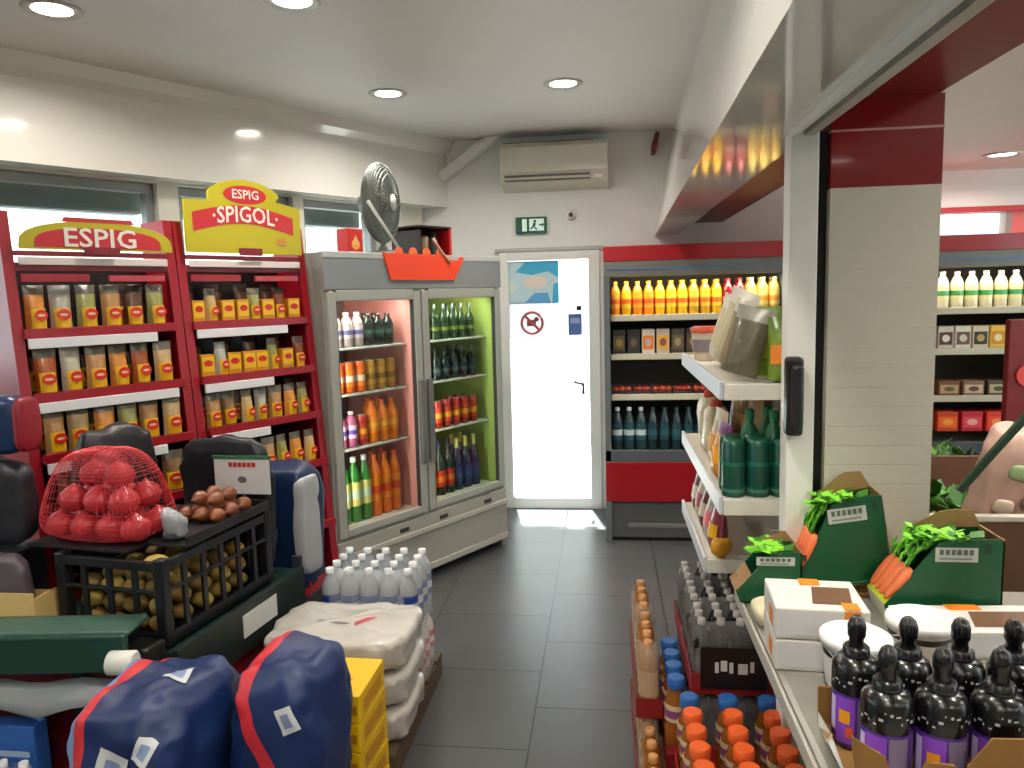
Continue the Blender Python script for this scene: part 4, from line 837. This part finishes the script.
r = carrotbox(.225, .29, .10, .42)(); tag(r, 'tall dark green carrot box tilted against the pillar', 'carton'); r.matrix_basis = T(.66, 2.138, CT+.037, ry=R(-9), rz=R(-1))
r = carrotbox(.16, .17, .11, .5, 0)(); tag(r, 'small dark green carrot box between gondola and white post', 'carton'); r.matrix_basis = T(.44, 2.10, CT+.002, rz=R(0))
sup = root('brown_carton', 'plain brown carton propping up the tilted carrot box', 'carton', (.645, 2.14, CT)); b = B(); b.box(-.03, .09, -.045, .045, .002, .016, CARD, .003); b.build('carton', sup); b = B(); b.box(-.03, .09, -.0455, -.045, .005, .012, M('#6a4a22', .7)); b.build('carton_tape', sup)
lf = root('folded_bag', 'flat beige leaflet pile in front of the small carrot box', 'leaflet', (.45, 1.93, CT)); b = B().blob((.16, .14, .05), M('#c8bfa0', .5, var=.15, scale=25), .5, 3, .008, 18, 24, 12); b.build('paper_pile', lf)
# ------------------------------------------------------------------ side room produce stand seen beyond the counter
pc = root('produce_stand', 'brown wooden produce stand in the side room beyond the counter', 'stand', (1.4, 2.75, 0))
WD = M('#5f3f28', .6, var=.2, scale=5)
b = B(); b.box(-.45, .6, -.3, .5, .80, .83, WD, .004); b.box(-.45, -.43, -.3, .5, .83, .98, WD); b.box(-.45, .6, .48, .5, .83, 1.0, WD); b.build('stand_top', pc)
b = B(); b.box(-.45, .6, -.31, -.29, .62, .97, WD, .004); b.box(-.45, .6, -.315, -.285, .965, .985, M('#b9b4a8', .4), .004); b.build('front_board', pc)
for x, y in ((-.42, -.28), (.55, -.28), (-.42, .45), (.55, .45)): B().box(x, x+.05, y, y+.05, 0, .8, WD, .003).build('leg', pc)
def lettuce():
    r = B().blob((.1, .1, .08), M('#3f7a24', .5), .9, 1, .01, 14, 14, 10).build('lettuce'); b = B(); rnd = random.Random(3)
    for k in range(16):
        a = k*2.4; e_ = .3+.9*rnd.random(); b.add([(0, 0, .03), (.045*cos(a-.5), .045*sin(a-.5), .07*e_+.02), (.075*cos(a), .075*sin(a), .1*e_+.02), (.05*cos(a+.5), .05*sin(a+.5), .07*e_+.03)], [(0, 1, 2, 3)], M('#2f6a1c' if k % 3 else '#6fae34', .5), True)
    b.build('outer_leaves', r); return r
for i, (x, y, z) in enumerate(((1.06, 2.60, .833), (1.07, 2.80, .833), (1.26, 2.83, .833), (1.08, 3.0, .833), (1.27, 3.03, .833), (1.46, 2.98, .833))): put('lettuce', lettuce, 'leafy green lettuce head heaped on the brown produce stand', 'lettuce', (x, y, z+.0), i*1.3, 'lettuce heads on the produce stand')
cr = root('leafy_crate', 'dark green tall crate of leafy greens behind the lettuces', 'crate', (1.30, 3.5, 0))
b = B(); b.box(-.22, .4, -.02, .3, 0, .90, M('#24301f', .6), .006); b.build('crate_body', cr); b = B(); rnd = random.Random(5)
for k in range(90):
    x, y = rnd.uniform(-.2, .38), rnd.uniform(0, .28); a = rnd.uniform(0, 6.28); t = rnd.uniform(.5, 1.2)
    b.add([(x, y, .88), (x+.03*cos(a-.6), y+.03*sin(a-.6), .88+.05*t), (x+.06*cos(a)*t, y+.06*sin(a)*t, .88+.09*t), (x+.03*cos(a+.6), y+.03*sin(a+.6), .88+.05*t)], [(0, 1, 2, 3)], M('#244f1a' if k % 3 else '#4f8a2a', .55), True)
b.build('green_leaves', cr)
r = B().blob((.34, .16, .36), M('#b8968a', .45, var=.3, scale=12), .35, 9, .03, 9, 40, 28).build('paper_bag'); r.matrix_basis = T(1.36, 2.62, .86, rz=R(-10), ry=R(10)); tag(r, 'crumpled pinkish wrapping bag on the produce stand', 'bag')
for x_, z_, c_ in ((-.08, .2, '#8fa878'), (-.02, .12, '#d8cfc4'), (.05, .22, '#b87868'), (-.1, .08, '#c8b0a0')): B().blob((.06, .02, .05), M(c_, .5), .6, 2, .006, 12, 16, 10).build('printed_patch', r, T(x_, -.083, z_))
gs = root('green_pole', 'dark green slanting board edge above the produce stand', 'board', tuple(at(960, 492, 2.42))); p, q = at(960, 492, 2.42), at(1016, 430, 2.42); dd = q-p
B().box(0, dd.length*1.4, 0, .02, -.011, .011, M('#12331f', .4), .004, Mx.Rotation(-math.atan2(dd.z, dd.x), 4, 'Y')).build('board_edge', gs)
# right-hand red display edge in the side room chiller
rd = root('red_display', 'red display panel standing before the side room chiller', 'display', (2.15, 4.35, 0)); b = B(); b.box(-.0, .25, 0, .05, .0, 1.5, M('#6d1012', .5), .006); b.build('display_panel', rd); b = B(); b.box(.0, .25, -.01, 0, .6, .68, M('#3a1012', .4)); b.disc(.1, 1.2, .06, .06, -.011, M('#c8403a', .4)); b.build('display_print', rd); B().box(-.03, .28, -.1, .15, 0, .02, DGREY).build('foot', rd)
# ------------------------------------------------------------------ produce stall on the left
TX = Mx.Translation((-1.46, 2.23, 0)) @ Mx.Rotation(R(-7), 4, 'Z')       # stall frame: x along its front, y towards the racks
def tp(x, y, z): return tuple(TX @ V((x, y, z)))
TR = R(-7); TZ = .58; GRN = M('#123d33', .4); GRD = M('#0d2a25', .45)
stl = root('produce_stall', 'dark green produce stall with a red lower board in front of the racks', 'stall', TX.translation, TR)
INV = TX.inverted()
def lp(x, y): v = INV @ V((x, y, 0)); return v.x, v.y
PA, PB = (-1.385, 2.19), (-1.275, 2.955)
def slab(pts, z0, z1, m): n = len(pts); q = [lp(*p) for p in pts]; return B().add([(x, y, z0) for x, y in q]+[(x, y, z1) for x, y in q], [list(range(n))[::-1], list(range(n, 2*n))]+[(i, (i+1) % n, (i+1) % n+n, i+n) for i in range(n)], m)
slab([(-2.7, 2.16), PA, PB, (-1.66, 2.985), (-2.07, 2.52), (-2.12, 2.45), (-2.7, 2.45)], TZ-.03, TZ, GRD).build('stall_top', stl)
LG = T(0, 0, 0, rz=R(13))
b = B(); b.box(-1.25, -.02, -.16, -.02, TZ+.105, TZ+.125, M('#3b5a50', .45), .01, LG); b.box(-1.25, -.02, -.18, -.155, TZ+.0, TZ+.12, M('#143c32', .4), .008, LG); b.build('green_ledge', stl)
B().lathe([(.033, 0), (.036, .002), (.036, .075), (.03, .08)], M('#d9d9d2', .4), 20, LG @ T(-.06, -.20, TZ+.045, ry=R(90))).build('white_roll_end', stl)
b = B(); b.box(-.05, .05, -.13, -.035, TZ-.12, TZ+.05, M('#101413', .5), .01); b.build('corner_bracket', stl)
d_ = (V(PB)-V(PA)).normalized(); nx_, ny_ = d_.y*.02, -d_.x*.02
def edge(f0, f1, off, th, z0, z1, m):
    p, q = V(PA)+(V(PB)-V(PA))*f0, V(PA)+(V(PB)-V(PA))*f1; o_ = V((nx_, ny_))/.02
    return slab([tuple(p+o_*off), tuple(p+o_*(off+th)), tuple(q+o_*(off+th)), tuple(q+o_*off)], z0, z1, m)
edge(-.02, .98, .001, .02, TZ-.16, TZ+.015, M('#1b2625', .45)).build('side_board', stl)
edge(.42, .70, .0215, .003, TZ-.1, TZ-.015, M('#d3d6d4', .5)).build('price_card', stl)
edge(.03, .97, -.03, .02, .02, TZ-.03, M('#7d1420', .45)).build('red_lower_board', stl)
slab([(-2.2, 2.2), (-1.42, 2.2), (-1.42, 2.22), (-2.2, 2.22)], .02, TZ-.03, M('#6a1020', .45)).build('red_front_board', stl)
for x, y in ((-1.74, 2.165), (-2.6, 2.19), (-1.36, 2.85), (-2.6, 2.38)): slab([(x, y), (x+.04, y), (x+.04, y+.03), (x, y+.03)], 0, TZ-.03, M('#11302a', .4)).build('leg', stl)
# white plastic sheet hanging under the ledge
b = B(); n = 10; vs = []
for j in range(4):
    for i in range(n+1): u = i/n; vs.append((-.6+.57*u, -.15-.018*j+.006*sin(u*9+j)+.12*(u-1), TZ-.04-.010*j-.022*j*(1-abs(2*u-1.2))-.006*sin(u*14)))
b.add(vs, [(j*(n+1)+i, j*(n+1)+i+1, (j+1)*(n+1)+i+1, (j+1)*(n+1)+i) for j in range(3) for i in range(n)], M('#868c90', .4), True)
o = b.build('plastic_sheet', None, TX); sm = o.modifiers.new('thickness', 'SOLIDIFY'); sm.thickness = .004; tag(o, 'crumpled white plastic sheet hanging under the green ledge', 'plastic sheet')
# black slatted crate of potatoes
def crate(w_, d, h, nx, ny):
    r = root('plastic_crate'); K = M('#0d1017', .4)
    b = B(); b.box(0, w_, 0, d, 0, .012, K); b.build('crate_floor', r)
    for nm, along, n in (('front', 0, nx), ('rear', 0, nx), ('aisle', 1, ny), ('inner', 1, ny)):
        b = B(); L = w_ if along == 0 else d
        def bar(a0, a1, z0, z1, t=.012):
            if along == 0: y = 0 if nm == 'front' else d-t; b.box(a0, a1, y, y+t, z0, z1, K, .002)
            else: x = w_-t if nm == 'aisle' else 0; b.box(x, x+t, a0, a1, z0, z1, K, .002)
        bar(0, L, 0, .04); bar(0, L, h-.03, h, .018); bar(0, L, h*.62, h*.62+.012)
        for k in range(n+1): a = (L-.022)*k/n; bar(a, a+.022 if 0 < k < n else a+.022, .03, h-.02)
        b.build('slatted_wall', r)
    for x in (0, w_-.035):
        for y in (0, d-.035): B().box(x-.002, x+.037, y-.002, y+.037, 0, h+.01, K, .006).build('corner_post', r)
    return r
CX = TX @ T(-.385, -.01, TZ+.012, rz=R(-2)); RIM = TZ+.012+.292
c1 = crate(.43, .60, .28, 4, 6); c1.matrix_basis = TX @ T(-.385, -.01, TZ+.012, rz=R(-2)); tag(c1, 'black slatted plastic crate of potatoes on the stall corner', 'crate')
def spud(c):
    def fn(): return B().blob((.085, .062, .055), M(c, .6, var=.18, scale=30), .95, 5, .005, 22, 14, 10).build('potato')
    return fn
rnd = random.Random(2)
for i in range(60):
    k = i % 3; ly = i//20; gx, gy = i % 4, (i//4) % 5
    put('spud%d' % k, spud(('#a08440', '#8f7640', '#b59a4c')[k]), 'yellow brown potato lying in the black slatted crate', 'potato', None, 0, 'potatoes in the black slatted crate', X=CX @ T(.068+gx*.092+rnd.uniform(-.003, .003), .075+gy*.103+rnd.uniform(-.005, .005), .0145+ly*.062, rz=rnd.choice((0, pi))+rnd.uniform(-.35, .35)))
q = at(160, 545, 2.28); r = put('spud2', None, 'pale yellow potato poking up above the crate corner', 'potato', None, X=TX @ T(-.045, .06, TZ+.225) @ Mx.Scale(1.15, 4))
# dark tray added for the crate's dark inside; netted onions, loose shallots on it
CX = TX @ T(-.385, -.01, TZ+.012, rz=R(-2)); RIM = TZ+.012+.292
lt = root('added_dark_tray', 'added flat dark tray standing in for the dark inside of the potato crate', 'tray'); lt.matrix_basis = CX @ T(0, 0, .2925)
b = B(); K2 = M('#15161a', .5); b.box(-.15, .06, .03, .28, 0, .008, K2); b.box(.06, .27, .03, .36, 0, .008, K2); b.box(.27, .43, .12, .36, 0, .008, K2); b.box(.06, .43, .36, .60, 0, .008, K2); b.build('tray_floor', lt); b = B(); b.box(.06, .43, .594, .60, .008, .035, K2); b.box(.426, .43, .124, .594, .008, .035, K2); b.build('tray_rim', lt)
dbx = root('dark_box', 'dark carton at the picture edge under the black bags', 'box', (-2.17, 2.37, TZ)); b = B(); b.box(-.33, .15, -.06, .075, .002, .285, M('#1b1c22', .5), .006); b.build('box_body', dbx); b = B(); b.box(-.3, .06, -.064, -.06, .05, .12, M('#2c2d36', .5)); b.build('box_label', dbx)
def onion(): return B().lathe([(0, 0), (.02, .003), (.043, .02), (.052, .045), (.044, .07), (.024, .086), (.010, .094), (.006, .1), (0, .101)], M('#c2343c', .35, var=.35, scale=14, coat=.3), 18).build('onion')
OX, OY, OZ = .075, .12, .2925+.0095
pts = [(x, y, 0) for y in (0, .106) for x in (-.159, -.053, .053, .159)]+[(x, y+.012, .090) for y in (0, .106) for x in (-.106, 0, .106)]+[(-.055, .06, .170), (.055, .055, .170)]
for i, (x, y, z) in enumerate(pts): put('onion', onion, 'red onion in the red net sack above the potato crate', 'onion', None, 0, 'onions in the red net sack', X=CX @ T(OX+x*1.0, OY+y*.99, OZ+z*1.0, rz=i*1.1, s=1.0))
nb = B().blob((.475, .275, .31), M('#cf3540', .4), .45, 6, .005, 7, 60, 40); nb.v = [(x*(1-.5*(z/.31)**1.5), y*(1-.3*(z/.31)**1.4), z) for x, y, z in nb.v]
nb = nb.build('onion_net'); nb.matrix_basis = CX @ T(OX, OY+.049, OZ+.001, s=1.0); wm = nb.modifiers.new('mesh', 'WIREFRAME'); wm.thickness = .002; tag(nb, 'red plastic net sack wrapped round the onions', 'net sack')
r = B().blob((.08, .07, .1), M('#9a9ea6', .3, var=.3, scale=20, coat=.3), .7, 8, .025, 16, 22, 16).build('plastic_bag'); r.matrix_basis = CX @ T(.34, .18, OZ+.002); tag(r, 'crumpled clear plastic bag end beside the onion net', 'bag')
def shallot(): return B().lathe([(0, 0), (.012, .002), (.026, .018), (.03, .034), (.022, .052), (.008, .066), (.004, .074), (0, .075)], M('#7d4426', .35, var=.3, scale=22, coat=.3), 14).build('shallot')
rnd = random.Random(4)
for ly, (nx_n, ny_n) in enumerate(((3, 3), (2, 2))):
    for gx in range(nx_n):
        for gy in range(ny_n):
            put('shallot', shallot, 'brown shallot in the heap below the white price sign', 'shallot', None, 0, 'shallots below the white price sign', X=CX @ T(.235+gx*.068+ly*.034, .36+gy*.08+ly*.04, OZ+.028+ly*.05, rz=rnd.uniform(-.25, .25)) @ Mx.Rotation(R(90), 4, 'X') @ T(0, 0, -.037))
sg = root('price_sign', 'white price sign with red heading stuck above the shallots', 'sign'); sg.matrix_basis = CX @ T(.30, .625, .34, rz=R(6))
b = B(); b.box(-.12, .12, -.002, .002, 0, .145, M('#d9dcdd', .5), .002); b.build('sign_card', sg); b = B(); [b.box(-.055+k_*.02, -.04+k_*.02, -.0045, -.002, .112, .13, M('#b82a2a', .5)) for k_ in range(6)]; b.disc(0, .06, .02, .014, -.0035, M('#6a6a6a', .5), 10); b.build('sign_lettering', sg); b = B(); b.box(-.125, .125, -.004, .004, .143, .157, M('#2a6a4a', .5)); b.tube([(0, .004, 0), (0, .004, -.34)], .005, DGREY, 6); b.build('sign_holder', sg)
cc = root('cream_carton', 'cream cardboard tray at the picture edge beside the potato crate', 'carton', (-2.06, 2.235, TZ+.002))
b = B(); CRM = M('#d9b978', .6, var=.06, scale=8); b.box(-.45, .20, -.06, -.054, 0, .19, CRM); b.box(-.45, .20, .05, .056, 0, .16, CRM); b.box(-.45, .20, -.06, .05, 0, .006, CRM); b.box(.194, .20, -.054, .05, 0, .17, CRM); b.build('tray_body', cc); b = B(); b.box(-.4, .02, -.062, -.06, .055, .073, M('#5a2a20', .6)); b.build('hand_slot', cc)
def darkbag(x, y, z, sz, c, lb, sd, rz=0, am=.035):
    bb = B().blob(sz, M(c, .4, var=.6, scale=11, coat=.1), .5, sd, am, 13, 48, 36); f = .055*0
    r = bb.build('dark_bag'); r.matrix_basis = T(x, y, z, rz=rz); tag(r, lb, 'bag')
darkbag(-2.08, 2.232, TZ+.012, (.34, .075, .30), '#5a5058', 'grey bag of garlic standing in the cream tray', 3, 0, .012)
darkbag(-2.20, 2.383, TZ+.29, (.40, .11, .31), '#26262e', 'black refuse bag at the picture edge below the blue bag', 5, 0, .012)
darkbag(-1.905, 2.715, TZ+.004, (.32, .10, .65), '#1d1e24', 'black bag behind the onion net before the rack', 11, WR, .02)
darkbag(-1.555, 2.912, TZ+.004, (.42, .075, .57), '#1b2026', 'dark bag slumped behind the shallots and price sign', 13, R(-9), .02)
r = B().blob((.24, .14, .21), M('#16305a', .35, var=.2, scale=9), .55, 21, .012, 6, 28, 18).build('blue_bag'); r.matrix_basis = T(-2.11, 2.385, TZ+.29+.325, rz=.1); tag(r, 'navy blue bag with red edge at the picture border by the rack', 'bag'); b = B().blob((.04, .13, .19), M('#8c1a2a', .4), .6, 2, .006, 8, 16, 12).build('red_edge', r, T(.11, 0, .008)); b = B().blob((.06, .02, .1), M('#d8cfc0', .5), .6, 3, .004, 8, 16, 10).build('cream_label', r, T(-.04, -.07, .05))
# tall navy and white bag standing behind the crate
tb = root('tall_bag', 'tall navy bag with white side panel and red foot behind the crate', 'bag', tuple(at(280, 594, 3.14)), R(-8))
NB = M('#10274d', .4, var=.3, scale=8)
b = B(); b.blob((.40, .2, .60), NB, .3, 31, .022, 7, 44, 32, matf=lambda c: M('#c8242e', .4) if .03 < c.z < .085 else NB); b.build('bag_body', tb)
b = B().blob((.06, .15, .42), M('#b0b3b9', .4, var=.2, scale=12), .35, 4, .016, 8, 24, 20); b.build('white_side_panel', tb, T(.178, -.025, .13))
b = B(); b.quad(-.1, .06, .42, .5, -.118, M('#4a6a98', .45)); b.quad(-.09, .04, .36, .375, -.118, M('#6a80a8', .45)); b.build('printed_label', tb); b = B().box(.15, .19, -.13, -.11, .18, .23, M('#3a3f4a', .4)).build('printed_code', tb)
p = at(300, 606, 2.98)
bs = root('goods_base', 'dark carton under the tall navy bag', 'carton', (tb.location.x, 3.14, 0)); z_ = tb.location.z; b = B(); b.box(-.13, .16, -.12, .12, 0, z_-.002, M('#33302c', .6), .004); b.build('carton', bs); b = B(); b.box(.0, .1, -.124, -.12, z_-.13, z_-.03, M('#d88a1a', .5)); b.build('orange_label', bs)
# ------------------------------------------------------------------ stacks of drinks packs along the aisle, stall side
pallet('wooden pallet under the drinks packs by the fridge', -1.2, -.75, 2.435, 3.22, .1, '#5a4a38')
water = bundle(5, 4, .082, .26, .038, '#a3abb1', '#d9dde2', '#1f3f8a', lab2='#c8ccd4', film='#e8ecf2', falpha=.26)
wl = bundle(5, 4, .082, .22, .038, '#c9c4c4', '#e8e6e4', '#b8202a', lab2='#e8e0dc', film='#f2f2f4', falpha=.3)
put('water', water, 'wrapped pack of clear water bottles with a blue band on the rear stack', 'drinks pack', (-.965, 3.02, .342))
put('wl', wl, 'wrapped pack with red labels under the water pack on the rear stack', 'drinks pack', (-.965, 3.02, .108))
def sachet_pack(w_, d, h, lab):
    def fn():
        r = B().blob((w_, d, h), M('#bdbab4', .25, var=.14, scale=14, coat=.35), .3, 12, .02, 14, 80, 36).build('wrapped_pack')
        b = B(); b.add([(-.1, -.03, h+.004), (.02, -.05, h+.004), (.04, -.035, h+.004), (-.09, -.012, h+.004)], [(0, 1, 2, 3)], M('#6a6a6e', .5)); b.add([(.06, -.06, h+.004), (.12, .02, h+.004), (.10, .04, h+.004), (.05, -.03, h+.004)], [(0, 1, 2, 3)], M('#b8424a', .5)); b.build('faint_print', r); return r
    return fn
put('sp', sachet_pack(.53, .37, .125, 0), 'white wrapped pack on top of the middle stack', 'drinks pack', (-.985, 2.645, .376))
put('sp', None, 'white wrapped pack second from the top of the middle stack', 'drinks pack', (-.985, 2.65, .241))
put('sp', None, 'white wrapped pack at the bottom of the middle stack', 'drinks pack', (-.988, 2.645, .106))
# yellow cartons
def ybox():
    r = B().box(-.125, .125, -.125, .125, 0, .093, M('#e3b80c', .4, var=.06, scale=10), .004).build('yellow_carton')
    b = B(); b.add([(-.09, -.06, .094), (.05, -.1, .094), (.07, -.02, .094), (-.06, .03, .094)], [(0, 1, 2, 3)], M('#d8641c', .45)); b.add([(-.1, .02, .0945), (-.03, .0, .0945), (-.02, .05, .0945), (-.08, .07, .0945)], [(0, 1, 2, 3)], M('#e8c8a0', .45))
    b.poly([(.01, .015), (.05, .012), (.065, .04), (.04, .078), (.005, .06)], -.1265, M('#2f5a2a', .45)); b.quad(-.11, -.05, .03, .06, -.1262, M('#c87a10', .45)); b.quad(.06, .115, .03, .06, -.1262, M('#a87a10', .45))
    b.add([(.1262, -.09, .02), (.1262, .09, .02), (.1262, .09, .065), (.1262, -.09, .065)], [(0, 1, 2, 3)], M('#c88a10', .45)); b.build('printed_label', r); return r
for k in range(5): put('ybox', ybox, 'yellow printed carton in the short stack by the blue sacks, %s from the floor' % ORD[k], 'carton', (-.892, 2.285, .001+k*.0945), R(-5+k), 'yellow cartons by the blue sacks')
# blue sacks
SN = M('#14306a', .45, var=.25, scale=7, coat=.08); SRD = M('#c22a34', .4); SLB = M('#6d96c8', .4); SWH = M('#d3d6da', .45)
def sackf(c):
    return SN
def striped(bands):
    '''woven navy sack cloth with printed bands: (x at the top, drift per metre below zc, zc, half width, colour)'''
    m = bpy.data.materials.new('striped sack'); m.use_nodes = True; nt = m.node_tree; p = nt.nodes['Principled BSDF']; p.inputs['Roughness'].default_value = .45
    tc = nt.nodes.new('ShaderNodeTexCoord'); sx = nt.nodes.new('ShaderNodeSeparateXYZ'); nt.links.new(tc.outputs['Object'], sx.inputs[0])
    n = nt.nodes.new('ShaderNodeTexNoise'); n.inputs['Scale'].default_value = 7; nt.links.new(tc.outputs['Object'], n.inputs['Vector'])
    c0 = nt.nodes.new('ShaderNodeMixRGB'); c0.inputs[1].default_value = lin('#0b1d45'); c0.inputs[2].default_value = lin('#142f66'); nt.links.new(n.outputs['Fac'], c0.inputs[0]); col = c0.outputs[0]
    def math_(op, a, b=None):
        q = nt.nodes.new('ShaderNodeMath'); q.operation = op
        for i, v in enumerate((a, b)):
            if v is None: continue
            if isinstance(v, (int, float)): q.inputs[i].default_value = v
            else: nt.links.new(v, q.inputs[i])
        return q.outputs[0]
    for x0, k, zc, hw, c in bands:
        drop = math_('MAXIMUM', math_('SUBTRACT', zc, sx.outputs[2]), 0.0)
        dx = math_('ABSOLUTE', math_('SUBTRACT', math_('SUBTRACT', sx.outputs[0], x0), math_('MULTIPLY', drop, k)))
        mx = nt.nodes.new('ShaderNodeMixRGB'); nt.links.new(math_('LESS_THAN', dx, hw), mx.inputs[0]); nt.links.new(col, mx.inputs[1]); mx.inputs[2].default_value = lin(c); col = mx.outputs[0]
    nt.links.new(col, p.inputs['Base Color']); return m
r = B().blob((.265, .34, .52), striped([(-.075, .5, .44, .024, '#c22a34')]), .45, 41, .026, 9, 80, 60).build('blue_sack'); r.matrix_basis = T(-.902, 1.945, .185, rz=R(-5), rx=R(-5)); tag(r, 'upright navy sack with a red band and white labels before the yellow cartons', 'sack')
r2_ = B().blob((.35, .42, .44), striped([(-.16, 0, 0, .035, '#d3d6da'), (-.132, 0, 0, .018, '#6d96c8'), (-.095, 0, 0, .019, '#c22a34')]), .5, 47, .026, 9, 80, 60).build('blue_sack'); r2_.matrix_basis = T(-1.232, 1.845, .235, rz=R(-5), rx=R(-5), ry=R(-2)); tag(r2_, 'navy sack edged with red and pale blue stripes beside the stall', 'sack')
def project_label(sk, cx, cy, w_, h_, rot, m, lift=0, front=True):
    '''print that follows the sack, set on its front (x, z) or on its top (x, y)'''
    from mathutils.bvhtree import BVHTree
    me = sk.data; t = BVHTree.FromPolygons([v.co for v in me.vertices], [p.vertices for p in me.polygons]); n = 8; vs = []
    for j in range(n+1):
        for i in range(n+1):
            a, b_ = (i/n-.5)*w_, (j/n-.5)*h_; x, y = cx+a*cos(rot)-b_*sin(rot), cy+a*sin(rot)+b_*cos(rot)
            hit = t.ray_cast(V((x, -2, y)) if front else V((x, y, 2)), V((0, 1, 0)) if front else V((0, 0, -1)))
            if hit[0] is None: return
            vs.append(hit[0]+V((0, -.003-lift, 0) if front else (0, 0, .003+lift)))
    b = B(); b.add(vs, [(j*(n+1)+i, j*(n+1)+i+1, (j+1)*(n+1)+i+1, (j+1)*(n+1)+i) for j in range(n) for i in range(n)], m, True); b.build('white_label' if not lift else 'label_print', sk)
LP = M('#7f93b8', .45)
for sk, cx, cy, w_, h_, rot, fr_ in ((r, .07, .40, .05, .07, .4, True), (r, .06, .20, .05, .09, .25, True), (r2_, .0, .27, .09, .10, -.25, True), (r2_, .10, .33, .05, .06, -.4, True), (r2_, .12, .15, .07, .09, -.3, True), (r2_, -.02, .08, .09, .08, -.3, True), (r2_, .06, .0, .06, .08, .3, False)):
    project_label(sk, cx, cy, w_, h_, rot, SWH, 0, fr_); project_label(sk, cx, cy, w_*.5, h_*.55, rot, LP, .002, fr_)
pallet('low pallet under the blue sacks', -1.39, -.73, 1.6, 2.11, .165, '#4a3d30')
# small drinks below the stall ledge
bl = bundle(4, 3, .07, .21, .031, '#c8ccd6', '#e9eaf0', '#d8dae2', lab2='#8a92b8', film='#f4f4f8', falpha=.3)
put('bl', bl, 'wrapped pack of small white bottles on the floor under the stall ledge', 'drinks pack', None, X=T(-1.85, 1.87, .13))
bp = root('blue_carton', 'blue carton with gold emblem behind the small white bottles', 'carton', (-1.98, 2.06, 0)); b = B(); b.box(-.2, .2, -.03, .03, 0, .40, M('#2f62b0', .4), .004); b.build('carton', bp); b = B(); b.disc(.05, .36, .03, .02, -.032, M('#d8a040', .45)); b.quad(-.18, .18, .30, .32, -.032, M('#a8c0e0', .45)); b.build('printed_label', bp)
st2 = root('low_stand', 'grey low stand carrying the small white bottles', 'stand', (-1.85, 1.87, 0)); b = B(); b.box(-.2, .2, -.14, .14, .1, .128, M('#4a4d52', .5), .004); b.build('stand_top', st2)
for x in (-.18, .15):
    for y in (-.12, .09): B().box(x, x+.03, y, y+.03, 0, .1, M('#3a3d42', .5)).build('leg', st2)
